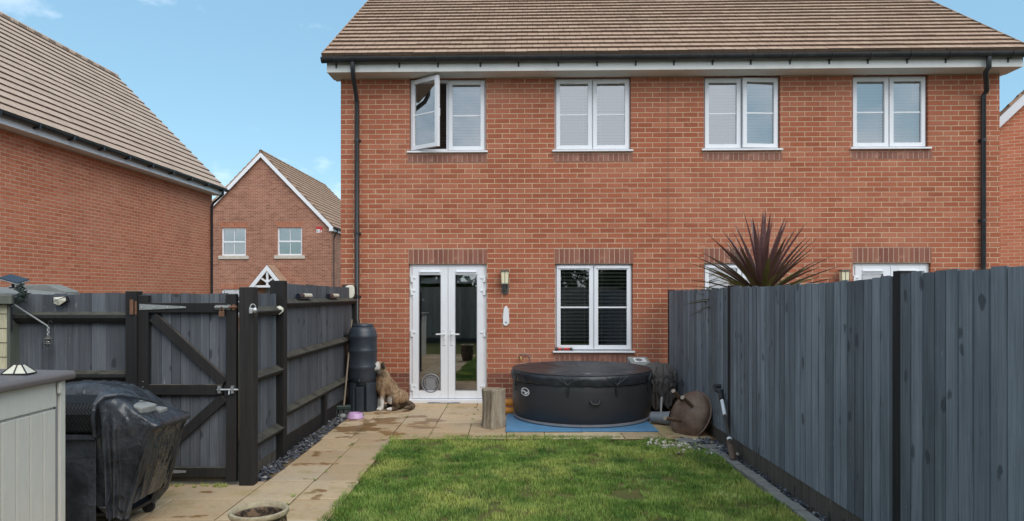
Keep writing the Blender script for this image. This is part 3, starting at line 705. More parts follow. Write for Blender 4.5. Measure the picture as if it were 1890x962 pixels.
# ------------------------------------------------------------------ ground
YA = R(.45)                                            # the yard runs a touch left of the camera axis
N = NT('sandstone_paving'); P = N.pos(); r_ = N.attr()
x, y, z = N.sep(P)
v1 = N.noise(P, 2.4, 6, .62); v2 = N.noise(P, 22, 6, .7)
c = N.ramp(r_, [(0, sr(168, 144, 114)), (.35, sr(180, 156, 124)), (.7, sr(200, 180, 150)), (1, sr(184, 166, 140))])
c = N.mix(N.rng(v1, .36, .66, 0, .5), c, sr(190, 164, 128)); c = N.mix(N.rng(v2, .45, .75, 0, .35), c, sr(146, 120, 92))
c = N.mix(N.rng(N.noise(P, 5.5, 5, .7), .56, .7, 0, .55), c, sr(178, 136, 92))
grey = N.noise(P, 1.1, 4, .6); c = N.mix(N.rng(grey, .5, .7, 0, .5), c, sr(168, 156, 138))
zone = N.rng(N.n('ShaderNodeVectorMath', {0: P, 1: (-1.8, 8.55, 0)}, operation='DISTANCE').outputs['Value'], 1.15, .25, 0, .17)
zone2 = N.rng(N.n('ShaderNodeVectorMath', {0: P, 1: (1.95, 8.35, 0)}, operation='DISTANCE').outputs['Value'], .9, .3, 0, .2)
st = N.noise(N.scale(P, (1, 1.5, 1)), 2.3, 4, .55)
wet = N.rng(N.math('ADD', st, zone), .615, .66, 0, 1, True)
c = N.mix(N.math('MULTIPLY', wet, .78), c, sr(126, 88, 44))
c = N.mix(N.rng(N.math('ADD', N.noise(P, 3.1, 5, .6), zone2), .56, .7, 0, .6), c, sr(150, 134, 84))
gb = N.rng(N.math('ADD', N.noise(P, 3.6, 5, .6), zone), .68, .78, 0, .7); c = N.mix(gb, c, sr(96, 84, 48))
white = N.rng(N.noise(N.scale(P, (1, 2.2, 1), (3, 8, 0)), 2.0, 6, .7), .66, .74, 0, .45); c = N.mix(white, c, sr(206, 200, 190))
cr_ = N.n('ShaderNodeTexVoronoi', {'Vector': N.n('ShaderNodeVectorMath', {0: P, 1: N.n('ShaderNodeTexNoise', {'Vector': P, 'Scale': 3.0}).outputs['Color']}, operation='ADD').outputs[0], 'Scale': 3.2}, feature='DISTANCE_TO_EDGE').outputs['Distance']
crk = N.math('MULTIPLY', N.rng(cr_, .012, .0), N.rng(N.noise(P, 1.7, 3), .5, .62)); c = N.mix(N.math('MULTIPLY', crk, .55), c, sr(112, 92, 70))
N.bump(N.math('ADD', N.math('MULTIPLY', v1, 1.0), N.math('MULTIPLY', v2, .25)), .5, .012)
rg = N.mix(wet, (.85, .85, .85, 1), (.32, .32, .32, 1)); M['paving'] = N.fin(c, N.math('SUBTRACT', .86, N.math('MULTIPLY', wet, .5)), spec=.35)
N = NT('path_joint_mortar'); P = N.pos(); M['joint'] = N.fin(N.mix(N.rng(N.noise(P, 6, 5, .7), .4, .65), sr(126, 106, 80), sr(58, 58, 40)), .95, spec=.1)

mb = MB(); s_ = 600.0; mb.quad((-s_, -s_, -.09), (s_, -s_, -.09), (s_, s_, -.09), (-s_, s_, -.09)); struct(mb.build('ground', M['terrain']))
slabs = MB(); rs = random.Random(5)
def slab(x0, x1, y0, y1):
    g = .0045; r = rs.random(); dz = rs.uniform(-.002, .002); j = lambda: rs.uniform(-.002, .002)
    X0, X1, Y0, Y1 = x0 + g + j(), x1 - g + j(), y0 + g + j(), y1 - g + j()
    t = [rs.uniform(-.0015, .0015) + dz for _ in range(4)]; b = .006
    vs = [(X0, Y0, -.04), (X1, Y0, -.04), (X1, Y1, -.04), (X0, Y1, -.04), (X0, Y0, t[0] - .004), (X1, Y0, t[1] - .004), (X1, Y1, t[2] - .004), (X0, Y1, t[3] - .004),
          (X0 + b, Y0 + b, t[0]), (X1 - b, Y0 + b, t[1]), (X1 - b, Y1 - b, t[2]), (X0 + b, Y1 - b, t[3])]
    slabs.add(vs, [(0, 1, 5, 4), (1, 2, 6, 5), (2, 3, 7, 6), (3, 0, 4, 7), (4, 5, 9, 8), (5, 6, 10, 9), (6, 7, 11, 10), (7, 4, 8, 11), (8, 9, 10, 11)], r)
def xo(Y): return -.0079 * (Y - 7)                      # yard drift
pr = [9.83, 9.24, 8.65, 8.06, 7.70]
rowsY = [10.42, 9.83, 9.24, 8.65, 8.06, 7.72]
colsX = [-2.17, -1.84, -1.40, -.955, -.51, -.065, .38, .83, 1.28, 1.73, 2.28]
for i in range(len(rowsY) - 1):
    k = 0
    while k < len(colsX) - 1:
        span2 = 2 if (rs.random() < .34 and k < len(colsX) - 2) else 1
        if i == len(rowsY) - 2 and k >= 8: pass
        slab(colsX[k], colsX[k + span2], rowsY[i + 1], rowsY[i]); k += span2
pathY = [7.715, 7.137, 6.555, 5.965]
for i in range(len(pathY) - 1):
    slab(-2.14, -1.725, pathY[i + 1], pathY[i]); slab(-1.725, -1.345, pathY[i + 1], pathY[i])
fy_ = [5.96, 5.43, 4.93, 4.35, 3.8, 3.2, 2.6, 2.0]
fx_ = [-4.9, -4.3, -3.7, -3.2, -2.69, -2.145, -1.73, -1.33]
for i in range(len(fy_) - 1):
    k = 0
    while k < len(fx_) - 1:
        sp2 = 2 if rs.random() < .3 and k < len(fx_) - 2 else 1
        slab(fx_[k], fx_[k + sp2], fy_[i + 1], fy_[i]); k += sp2
struct(slabs.build('patio_paving', M['paving'], fix=False))
mb = MB(); mb.box(-5, 2.34, 7.70, 10.6, -.08, -.007); mb.box(-2.2, -1.34, 5.97, 7.699, -.08, -.007); mb.box(-5, -1.33, 2.0, 5.969, -.08, -.007); struct(mb.build('paving_bed', M['joint']))

# lawn: soil sheet plus real blades
N = NT('lawn_soil'); P = N.pos(); a = N.noise(P, 1.5, 5, .6); b = N.noise(P, 9, 5, .7)
c = N.mix(N.rng(a, .35, .65), sr(70, 80, 40), sr(104, 106, 60)); c = N.mix(N.rng(b, .42, .66, 0, .8), c, sr(104, 88, 62)); N.bump(b, .6, .02); M['lawn'] = N.fin(c, .95, spec=.1)
def lawn_h(x, y): return -.02 + .02 * fbm(x * 1.3, y * 1.3, 3.0) + .006 * fbm(x * 6, y * 6, 1.0)
mb = MB(); nx, ny = 60, 150
LX0, LX1, LY0, LY1 = -1.36, 2.12, -3.0, 7.86
def lawn_edge(y): return 2.06 + .02 * fbm(0, y * 2, 5) - .0079 * (y - 7)
mb.grid(lambda u, v: (LX0 + (lawn_edge(LY0 + (LY1 - LY0) * v) + .04 - LX0) * u, LY0 + (LY1 - LY0) * v, lawn_h(LX0 + (LX1 - LX0) * u, LY0 + (LY1 - LY0) * v)), nx, ny)
mb.grid(lambda u, v: (-4.9 + (4.9 + LX0 + .002) * u, LY0 + (1.99 - LY0) * v, lawn_h(-4.9 + 3.54 * u, LY0 + 5 * v)), 20, 30)
struct(mb.build('lawn', M['lawn'], smooth=180))
mb = MB(); mb.box(LX0, 2.34, -3.2, 7.7, -.085, -.06); struct(mb.build('soil_bed', M['soil']))

N = NT('grass_blade'); P = N.pos(); r_ = N.attr()
p1 = N.noise(P, 1.25, 4, .6); p2 = N.noise(N.scale(P, (1, 1, 0), (9, 4, 0)), 3.2, 4, .6)
c = N.ramp(N.math('ADD', N.math('MULTIPLY', r_, .26), N.math('MULTIPLY_ADD', p2, 1.5, -.38)), [(.12, sr(60, 92, 36)), (.34, sr(98, 132, 54)), (.54, sr(128, 158, 72)), (.76, sr(168, 184, 100)), (1, sr(198, 194, 136))])
c = N.mix(N.rng(p1, .49, .62, 0, .85), c, N.ramp(r_, [(0, sr(154, 170, 76)), (.6, sr(186, 194, 102)), (1, sr(206, 202, 134))]))
c = N.mix(N.rng(N.noise(N.scale(P, (1, 1, 0), (2, 7, 0)), 2.0, 4, .6), .54, .68, 0, .8), c, N.ramp(r_, [(0, sr(48, 90, 40)), (1, sr(84, 124, 62))]))
c = N.mix(N.rng(N.noise(N.scale(P, (1, 1, 0), (5, 1, 0)), 4.2, 4, .65), .60, .68, 0, .8), c, sr(140, 120, 86))
t = N.t; df = N.n('ShaderNodeBsdfTranslucent', {'Color': c})
N.fin(c, .6, spec=.3); mx_ = N.n('ShaderNodeMixShader', {0: .25, 1: N.b.outputs[0], 2: df.outputs[0]}); t.links.new(mx_.outputs[0], N.o.inputs['Surface'])
M['grass'] = N.m
def grass(name, n, x0, x1, y0, y1, hmin, hmax, seed, wid=.0045, keep=None):
    rg = np.random.default_rng(seed); X = rg.uniform(x0, x1, n); Y = rg.uniform(y0, y1, n)
    vs = np.zeros((n, 5, 3), np.float32); rn = np.zeros((n, 5), np.float32); m = 0
    for i in range(n):
        px_, py_ = X[i], Y[i]
        if keep is not None:
            k = keep(px_, py_, rg)
            if not k: continue
        else: k = 1.0
        cl = .5 + .5 * fbm(px_ * 2.6, py_ * 2.6, 7.0, 2); fine = fbm(px_ * 11, py_ * 11, 2.0, 2)
        bare2 = fbm(px_ * 2.6 + 3, py_ * 2.6, 12.0, 3)
        if bare2 > .30 and rg.random() < .2 + 2.5 * (bare2 - .30): continue
        hgt = (hmin + (hmax - hmin) * (.25 + .75 * min(max(cl + .5 * fine, 0), 1))) * rg.uniform(.6, 1.15) * k
        an = rg.uniform(0, 6.283); ln = hgt * rg.uniform(.2, .95); wa = an + 1.571 + rg.uniform(-.5, .5); ww = wid * rg.uniform(.7, 1.3)
        z0 = lawn_h(px_, py_) - .004; dx, dy = math.cos(an) * ln, math.sin(an) * ln; sx, sy = math.cos(wa) * ww / 2, math.sin(wa) * ww / 2
        vs[m] = ((px_ - sx, py_ - sy, z0), (px_ + sx, py_ + sy, z0), (px_ + dx * .4 + sx * .8, py_ + dy * .4 + sy * .8, z0 + hgt * .65), (px_ + dx * .4 - sx * .8, py_ + dy * .4 - sy * .8, z0 + hgt * .65), (px_ + dx, py_ + dy, z0 + hgt))
        rn[m] = rg.random() * .75 + .25 * rg.random(); m += 1
    vs = vs[:m].reshape(-1, 3); rn = rn[:m].reshape(-1)
    me = bpy.data.meshes.new(name); me.vertices.add(m * 5); me.vertices.foreach_set('co', vs.ravel())
    li = np.empty((m, 7), np.int32); b5 = np.arange(m, dtype=np.int32)[:, None] * 5; li[:] = b5 + np.array([0, 1, 2, 3, 3, 2, 4], np.int32)
    me.loops.add(m * 7); me.loops.foreach_set('vertex_index', li.ravel()); me.polygons.add(m * 2)
    ls = np.empty((m, 2), np.int32); ls[:] = np.arange(m, dtype=np.int32)[:, None] * 7 + np.array([0, 4], np.int32); me.polygons.foreach_set('loop_start', ls.ravel())
    me.update(calc_edges=True); me.validate()
    q = me.attributes.new('rnd', 'FLOAT', 'POINT'); q.data.foreach_set('value', rn)
    o = bpy.data.objects.new(name, me); COL.objects.link(o); me.materials.append(M['grass']); return o
def keep(x, y, rg):
    e0 = -1.375 + .034 * fbm(1, y * 2.2, 9) + .02 * fbm(2, y * 9, 3); e1 = lawn_edge(y) + .01; yt = 7.83 + .04 * fbm(x * 2.4, 2, 4) - max(0, x - 1.2) ** 2 * .55
    if x < e0 or x > e1 or y > yt: return 0
    d = min(x - e0, e1 - x, yt - y)
    return 1.35 if d < .06 else 1.0
tag(grass('grass', 150000, -1.42, 2.12, 4.5, 7.95, .020, .050, 3, wid=.0038, keep=keep), 'patchy short green lawn grass between the path and the grey fence', 'grass', kind='stuff')
tag(grass('grass', 42000, -1.42, 2.12, -3.0, 4.5, .03, .06, 4, wid=.009, keep=keep), 'green lawn grass nearest the camera in front of the back fence', 'grass', kind='stuff')

# block edging, slate and pebbles
mb = MB(); y = 7.05; rs = random.Random(8)
while y > -3:
    l = rs.choice((.2, .2, .3)); xe_ = lawn_edge(y) + .055 + rs.uniform(-.006, .006); ang = rs.uniform(-.03, .03)
    mb.obox((xe_ + .05, y - l / 2, -.03 + rs.uniform(-.004, .004)), (.10, l - .008, .06), (rs.uniform(-.02, .02), rs.uniform(-.03, .03), ang), rs.random()); y -= l
struct(mb.build('kerb_edging', M['kerb'], bevel=.006))
N = NT('slate_chippings'); r_ = N.attr(); P = N.pos()
M['slate'] = N.fin(N.mix(N.rng(N.noise(P, 40, 4), .3, .7, 0, .4), N.ramp(r_, [(0, sr(46, 50, 58)), (.5, sr(78, 82, 92)), (.9, sr(112, 116, 124)), (1, sr(170, 168, 162))]), sr(60, 56, 52)), .6)
N = NT('white_pebble'); r_ = N.attr(); M['pebble'] = N.fin(N.ramp(r_, [(0, sr(132, 122, 104)), (.5, sr(172, 164, 146)), (1, sr(206, 200, 186))]), .7)
def chips(mb, n, fx, size, flat, seed):
    rs = random.Random(seed)
    for _ in range(n):
        x, y, z = fx(rs); k = rs.randint(5, 7); s = size * rs.uniform(.5, 1.25); m = Matrix.Translation((x, y, z)) @ Euler((rs.uniform(-.5, .5), rs.uniform(-.5, .5), rs.uniform(0, 6.28))).to_matrix().to_4x4()
        pl = [(s * rs.uniform(.65, 1.1) * math.cos(6.283 * q / k), s * .65 * rs.uniform(.65, 1.1) * math.sin(6.283 * q / k)) for q in range(k)]
        mb.M = m; mb.prism(pl, -s * flat, s * flat, 'z', r=rs.random())
    mb.M = None
mb = MB(); mb.box(-2.40, -2.16, 5.95, 10.3, -.08, -.035); struct(mb.build('border_soil', M['soil']))
mb = MB()
def fs(rs): y = rs.uniform(5.92, 10.2); return (rs.uniform(-2.32, -2.15) + xo(y), y, rs.uniform(-.03, .012))
chips(mb, 1500, fs, .026, .16, 2)
tag(mb.build('slate_chippings', M['slate'], fix=False), 'dark grey slate chippings along the foot of the left fence', 'gravel', kind='stuff')
mb = MB()
def fs2(rs): y = rs.uniform(1.5, 7.9); return (rs.uniform(lawn_edge(y) + .16, 2.33), y, rs.uniform(-.06, -.03))
chips(mb, 900, fs2, .02, .25, 3)
def fs3(rs): return (rs.uniform(1.9, 2.3), rs.uniform(7.0, 7.75), rs.uniform(-.02, .0))
chips(mb, 260, fs3, .03, .2, 4)
tag(mb.build('slate_chippings', M['slate'], fix=False), 'dark gravel strip at the foot of the right fence', 'gravel', kind='stuff')
mb = MB(); rs = random.Random(12)
for _ in range(120):
    if rs.random() < .75: x, y = rs.gauss(1.74, .13), rs.gauss(7.42, .12)
    else: x, y = rs.uniform(1.5, 2.3), rs.uniform(6.9, 7.65)
    s = rs.uniform(.010, .024); mb.ball((x, y, lawn_h(x, y) + s * .5 + .012), (s, s * rs.uniform(.7, 1), s * rs.uniform(.5, .8)), (rs.random(), rs.random(), rs.random() * 6), 8, 6, r=rs.random())
tag(mb.build('pebbles', M['pebble'], smooth=180), 'scattered white pebbles at the lawn corner below the rusty bowl', 'pebbles', kind='stuff')
mb = MB()
for (x, y, l, a) in ((2.02, 7.62, .34, .1), (2.16, 7.34, .3, .5), (2.1, 7.12, .26, 1.2)): mb.obox((x, y, -.012), (l, .16, .03), (.04, .05, a), .5)
struct(mb.build('stone_pieces', M['kerb'], bevel=.012))
mb = MB(); rs = random.Random(77)
def tuft(mb, x, y, n, h, rs):
    for _ in range(n):
        a = rs.uniform(0, 6.28); l = h * rs.uniform(.4, 1); wv = .004
        mb.add([(x - wv * math.sin(a), y + wv * math.cos(a), -.01), (x + wv * math.sin(a), y - wv * math.cos(a), -.01), (x + math.cos(a) * l * .7, y + math.sin(a) * l * .7, l * .6)], [(0, 1, 2)], rs.random())
for i in range(46):
    if i < 26: x, y = rs.uniform(-3.1, -2.35), 5.80 + rs.uniform(-.05, .03)
    elif i < 36: x, y = rs.choice((-1.40, -.955, -.51)) + rs.gauss(0, .01), rs.uniform(7.9, 10)
    else: x, y = -1.725 + rs.gauss(0, .008), rs.uniform(4.6, 7.6)
    tuft(mb, x + rs.gauss(0, .01), y, 12, .05, rs)
tag(mb.build('weeds', M['grass'], fix=False), 'small green weeds growing in paving joints and under the gate', 'weeds', kind='stuff')

# ------------------------------------------------------------------ fences
def boards(mb, x0, x1, z0, top, w=.10, seed=1, y=0.0, t0=.016, t1=.007, jit=.006, flip=False, gap=.005):
    rs = random.Random(seed); x = x0
    while x < x1 - .01:
        b = min(x + w * rs.uniform(.9, 1.1), x1); rr = rs.random(); j0 = rs.uniform(-jit, jit); dy = rs.uniform(-.002, .002)
        zt0, zt1 = top(x) + j0, top(b) + j0; a_, b_ = (t1, t0) if flip else (t0, t1)
        g_ = b - gap
        vs = [(x, y, z0), (g_, y, z0), (g_, y - b_ + dy, z0), (x, y - a_ + dy, z0), (x, y, zt0), (g_, y, zt1), (g_, y - b_ + dy, zt1), (x, y - a_ + dy, zt0)]
        mb.add(vs, [(0, 3, 2, 1), (4, 5, 6, 7), (0, 1, 5, 4), (3, 7, 6, 2), (0, 4, 7, 3), (1, 2, 6, 5)], rr); x = b
    n_ = 12
    for q in range(n_):
        xa, xb = x0 + (x1 - x0) * q / n_, x0 + (x1 - x0) * (q + 1) / n_; zt = min(top(xa), top(xb)) - .012
        mb.box(xa, xb, y + .0006, y + .006, z0 + .002, zt, r=0.0)
    return mb
# right fence: local x from the house towards the camera, boards face the garden
RF = Vector((2.30, 10.02, 0)); rf = thing('board_fence', 'tall smooth grey board fence with black posts along the right side of the lawn', 'fence', RF, R(-90) + YA)
posts_x = [0.03, 2.74, 5.87, 8.95, 12.0, 13.1]; tops = [(1.685, 1.70), (1.712, 1.735), (1.752, 1.77), (1.75, 1.76), (1.76, 1.76)]
for i, px_ in enumerate(posts_x):
    tz = [1.695, 1.725, 1.768, 1.77, 1.77, 1.77][i]
    mb = MB(); mb.box(px_ - .042, px_ + .042, -.008, .09, -.1, tz, r=random.random()); mb.build('post', M['post'], rf, bevel=.004)
for i in range(len(posts_x) - 1):
    a, b = posts_x[i] + .043, posts_x[i + 1] - .043; za, zb = tops[i]
    sag = .012 if i == 1 else 0
    top = lambda x, a=a, b=b, za=za, zb=zb, sag=sag: za + (zb - za) * ((x - a) / (b - a)) ** 1.5 - sag * math.sin(math.pi * (x - a) / (b - a))
    bp_ = boards(MB(), a, b, .125, top, .108, 40 + i, 0, .0125, .0085, jit=.008, flip=True, gap=.004).build('board_panel', M['fence'], rf)
    mb = MB(); mb.box(a, b, .001, .03, -.10, .123, r=random.random()); mb.build('gravel_board', M['gravelboard'], rf)
    mb = MB()
    for z in (.4, .95, 1.5): mb.prism([(.001, z - .05), (.06, z), (.001, z + .05)], a, b, 'x', r=random.random())
    mb.build('rail', M['rail'], rf)
# left side fence: rails on the garden side
LF = Vector((-2.346, 5.87, 0)); lf = thing('board_fence', 'dark grey fence with weathered rails between the gate and the water butt', 'fence', LF, R(90) + YA)
def lpost(x, w, d0, d1, zt, mat='post', zb=-.1):
    mb = MB(); mb.box(x - w / 2, x + w / 2, d0, d1, zb, zt, r=random.random()); return mb.build('post', M[mat], lf, bevel=.006)
lpost(-.005, .11, -.145, -.02, 1.69, 'postgate'); lpost(.965, .12, -.085, .05, 1.765); lpost(4.28, .10, -.06, .05, 1.76)
def arris(x0, x1, z, par, hgt=.05, d=.075):
    mb = MB(); mb.prism([(-.018, z + hgt), (-.018, z - hgt * .9), (-.018 - d * .55, z - hgt * .85), (-.018 - d, z - hgt * .1), (-.018 - d * .95, z + hgt * .12)], x0, x1, 'x', r=random.random()); mb.build('rail', M['rail'], par, bevel=.006)
boards(MB(), .056, .90, .09, lambda x: 1.635, .085, 61, .0, .007, .014, .004).build('board_panel', M['fence_side'], lf)
for z in (1.47, .88, .30): arris(.058, .93, z, lf)
boards(MB(), 1.03, 4.24, .17, lambda x: 1.745 - .004 * x, .092, 62, .0, .007, .014, .005).build('board_panel', M['fence_side'], lf)
for z in (1.535, .985, .43): arris(1.03, 4.235, z, lf)
mb = MB(); mb.box(.06, .90, -.016, .012, -.06, .088); mb.build('gravel_board', M['gravelboard'], lf)
mb = MB(); mb.box(1.03, 4.23, -.022, .01, -.06, .168); mb.build('gravel_board', M['post'], lf)
mb = MB(); mb.box(2.55, 2.63, -.065, -.023, -.05, .40); mb.build('cleat', M['post'], lf, bevel=.004)
for x in (1.55, 2.2, 2.9, 3.5):
    pass
# back-left fence next to the gate (faces the camera)
GY_ = 5.865; gx = lambda px: (px - CX) / F * GY_
bl = thing('board_fence', 'dark grey fence with two dark rails between the cream shed and the gate', 'fence', (gx(24), GY_ + .005, 0), YA * .4)
wL = gx(239) - gx(24)
boards(MB(), 0, wL, .10, lambda x: 1.635 - .004 * math.sin(x * 5), .115, 71, .03, .015, .007).build('board_panel', M['fence_side'], bl)
for z in (1.435, .93, .35):
    mb = MB(); mb.prism([(.012, z + .045), (.012, z - .045), (-.03, z - .05), (-.065, z - .01), (-.062, z + .02)], 0, wL - .001, 'x', r=random.random()); mb.build('rail', M['rail'], bl, bevel=.005)
mb = MB(); mb.box(wL, wL + .096, -.075, .03, -.1, 1.655, r=.4); mb.build('post', M['post'], bl, bevel=.006)
mb = MB(); mb.box(0, wL - .001, .0, .03, -.08, .098); mb.build('gravel_board', M['gravelboard'], bl)

# gate
g0, g1 = gx(259.5), gx(439.5); gw = g1 - g0
gate = thing('garden_gate', 'closed dark grey wooden gate with black frame and two diagonal braces', 'gate', (g0, GY_, 0), 0)
gz = lambda py: EYE - (py - HZ) / F * GY_
boards(MB(), .006, gw - .006, .10, lambda x: gz(542) + .003 * math.sin(9 * x), .083, 81, .02, .013, .010, .004).build('board_panel', M['fence_side'], gate)
fr_y0, fr_y1 = -.045, .003
def member(x0, x1, z0, z1, m='post', y0=fr_y0, y1=fr_y1):
    mb = MB(); mb.box(x0, x1, y0, y1, z0, z1, r=random.random()); return mb.build('frame_member', M[m], gate, bevel=.004)
sw = .088
member(0, sw, .04, gz(545)); member(gw - sw, gw, .03, gz(543))
member(sw + .001, gw - sw - .001, gz(577), gz(559)); member(sw + .001, gw - sw - .03, gz(728), gz(709)); member(sw + .001, gw - sw - .001, gz(879), gz(861), 'rail')
mb = MB(); mb.box(.05, gw - .05, -.01, .018, .02, .11, r=.2); mb.build('frame_member', M['gravelboard'], gate)
for a, b in (((sw + .03, gz(585)), (gw - sw - .02, gz(706))), ((gw - sw - .025, gz(733)), (sw + .02, gz(852)))):
    d = Vector((b[0] - a[0], b[1] - a[1])).normalized(); nrm = Vector((-d.y, d.x)) * .042
    A, B = Vector(a), Vector(b); mb = MB(); poly = [tuple(A + nrm), tuple(B + nrm), tuple(B - nrm), tuple(A - nrm)]
    mb.prism(poly, -.035, .002, 'y', r=random.random()); mb.build('brace', M['post'], gate, bevel=.004)
def gpx(px): return gx(px) - g0
mb = MB(); yb = fr_y0 - .006
mb.prism([(gpx(263), gz(572)), (gpx(263), gz(561)), (gpx(348), gz(565.5)), (gpx(348), gz(568.5))], yb, fr_y0 - .001, 'y'); st_ = mb.build('hinge_strap', M['galv'], gate)
mb = MB()
for px_ in (268, 290, 315, 340): mb.tube([(gpx(px_), yb - .001, gz(567)), (gpx(px_), yb - .006, gz(567))], .008, 8)
mb.build('bolt_head', M['chrome'], st_)
mb = MB(); mb.box(gpx(249), gpx(255.5), -.082, -.0765, gz(580), gz(553)); mb.tube([(gpx(258), yb - .012, gz(580)), (gpx(258), yb - .012, gz(556))], .009, 8); mb.build('hinge_plate', M['rustiron'], gate)
mb = MB(); mb.prism([(gpx(263), gz(874)), (gpx(263), gz(862)), (gpx(348), gz(866)), (gpx(348), gz(870))], yb, fr_y0 - .001, 'y'); mb.build('hinge_strap', M['galv'], gate)
mb = MB(); mb.box(gpx(402), gpx(422), yb - .002, fr_y0 - .0012, gz(571), gz(563)); mb.box(gpx(423), gpx(430), yb, fr_y0 - .001, gz(571.5), gz(562.5)); mb.tube([(gpx(402), yb - .010, gz(567)), (gpx(430), yb - .010, gz(567))], .009, 8); bo = mb.build('bolt', M['galv'], gate)
mb = MB(); mb.tube([(gpx(428), yb - .010, gz(567)), (gpx(442), yb - .010, gz(566.5))], .011, 8); mb.box(gpx(434), gpx(439), yb - .01, fr_y0 - .001, gz(572), gz(562)); mb.build('bolt_end', M['rustiron'], bo)
mb = MB(); mb.box(gpx(411), gpx(420), yb - .03, yb - .008, gz(584), gz(574)); mb.tube([(gpx(412.5), yb - .018, gz(574.5)), (gpx(412.5), yb - .018, gz(569)), (gpx(415.5), yb - .018, gz(566)), (gpx(418.5), yb - .018, gz(569)), (gpx(418.5), yb - .018, gz(574.5))], .005, 6); mb.build('padlock', M['rustiron'], gate, bevel=.003)
mb = MB(); mb.tube([(gpx(407), yb - .014, gz(717.5)), (gpx(445), yb - .014, gz(717.5))], .009, 8)
for px_ in (411, 435): mb.box(gpx(px_) - .012, gpx(px_) + .012, yb - .024, fr_y0 - .001, gz(724), gz(710.5))
mb.tube([(gpx(429), yb - .014, gz(717.5)), (gpx(429.5), yb - .03, gz(726))], .006, 6); mb.build('bolt', M['chrome'], gate)
for py in (703, 713): mb = MB(); mb.tube([(.045, fr_y0 - .001, gz(py)), (.045, fr_y0 - .005, gz(py))], .006, 8); mb.build('bolt_head', M['chrome'], gate)

# fence behind the camera and on the far left: the glass in the doors mirrors it
bf = thing('board_fence', 'plain weathered board fence closing the lawn, mirrored in the french door glass', 'fence', (3.0, -3.1, 0), R(180))
boards(MB(), 0, 8.0, .12, lambda x: 1.9, .11, 91, 0).build('board_panel', M['oldwood'], bf)
mb = MB(); mb.box(0, 8, 0, .03, -.08, .12); mb.build('gravel_board', M['gravelboard'], bf)
lf2 = thing('board_fence', 'dark grey board fence on the left boundary behind the storage box', 'fence', (-4.95, -3.1, 0), R(90))
boards(MB(), 0, 9.0, .12, lambda x: 1.7, .11, 92, 0).build('board_panel', M['fence_side'], lf2)

# ------------------------------------------------------------------ hot tub on its mat
mat_t = MB(); rs = random.Random(3)
for x0, x1, y0, y1 in ((-.075, .82, 8.06, 9.02), (.822, 1.735, 8.07, 9.02), (-.07, .82, 9.022, 9.98), (.822, 1.73, 9.022, 9.98)):
    mat_t.box(x0, x1, y0, y1, .003, .018)
mm = mat_t.build('foam_mat', M['bluemat'], bevel=.004); tag(mm, 'blue foam mat spread on the paving under the black hot tub', 'mat')
TX, TY, TR, TH = .925, 9.12, .905, .648
tub = thing('hot_tub', 'round black inflatable hot tub with a sagging charcoal cover', 'hot tub', (TX, TY, .018))
mb = MB(); mb.lathe([(TR - .03, .03), (TR + .004, .10), (TR + .012, .25), (TR + .010, .42), (TR + .002, .55), (TR - .03, .60), (TR - .25, .61)], 96); mb.build('tub_wall', M['vinyl'], tub, smooth=60)
mb = MB(); mb.lathe([(TR - .09, .0), (TR - .01, .0), (TR + .008, .012), (TR + .006, .030), (TR - .03, .036), (TR - .09, .034)], 96); mb.build('base_ring', M['hem'], tub, smooth=60)
STR = [(-90 + a) for a in (-16, 22, 60, 98, 136, 174, 212, 250, 288)]
def strapd(t):
    dg = math.degrees(t) % 360
    return min(abs((dg - s + 180) % 360 - 180) for s in STR)
def coverfn(t, i, ra, z):
    d = strapd(t); v = math.exp(-(d / 5.0) ** 2)
    if i <= 2:                                     # skirt: drawn in above each strap
        dd = .004 * math.sin(t * 37 + i) + .007 * fbm(math.cos(t) * 5, math.sin(t) * 5, i * .9, 3)
        return ra - v * (.012 if i < 2 else .004) + dd, z + (-.012 * v if i == 0 else 0) + (.004 * math.sin(t * 23) if i == 0 else 0)
    if i >= 6:
        k = ra / TR; cr_ = abs(math.sin(t * 9 + .5)) ** 6 * .010 + abs(math.sin(t * 14 + 2.0)) ** 8 * .007
        return ra, z + cr_ * k * (1.25 - k) * 2.0 + .006 * fbm(3 * ra * math.cos(t), 3 * ra * math.sin(t), 1.0)
    return ra + .003 * fbm(math.cos(t) * 6, math.sin(t) * 6, i * .3), z
mb = MB(); mb.lathe([(TR + .024, .505), (TR + .030, .54), (TR + .030, .575), (TR + .026, .605), (TR + .008, .628), (TR - .03, .638), (TR - .11, .634), (TR - .25, .622), (TR - .4, .612), (TR - .55, .605), (TR - .7, .602), (TR - .82, .600), (.0, .600)], 180, fn=coverfn)
cov = mb.build('cover', M['cover'], tub, smooth=60)
mb = MB()
for s in STR:                                        # stitched creases above each strap
    for off in (-9, -4, 4, 9):
        pts = []
        for k in range(6):
            f = k / 5; t = R(s + off * (1 - f)); rr = TR + .0335 - .010 * f * f; pts.append((rr * math.cos(t), rr * math.sin(t), .615 - .10 * f))
        mb.tube(pts, .0035, 6)
mb.tube([((TR + .010) * math.cos(R(k * 4)), (TR + .010) * math.sin(R(k * 4)), .633) for k in range(91)], .006, 6)
mb.build('piping', M['crease'], cov, smooth=60)
for s in STR:
    t = R(s); c_, n_ = Vector((math.cos(t), math.sin(t), 0)), Vector((-math.sin(t), math.cos(t), 0)); mb = MB(); r0 = TR + .026
    mb.bar(c_ * r0 + Vector((0, 0, .51)), c_ * (TR + .018) + Vector((0, 0, .37)), .024, .005, c_); mb.bar(c_ * (r0 + .002) + Vector((0, 0, .475)), c_ * (r0) + Vector((0, 0, .435)), .034, .016, c_)
    mb.build('strap', M['blackp'], tub, bevel=.002)
t = R(-85.5); mb = MB(); pts = []
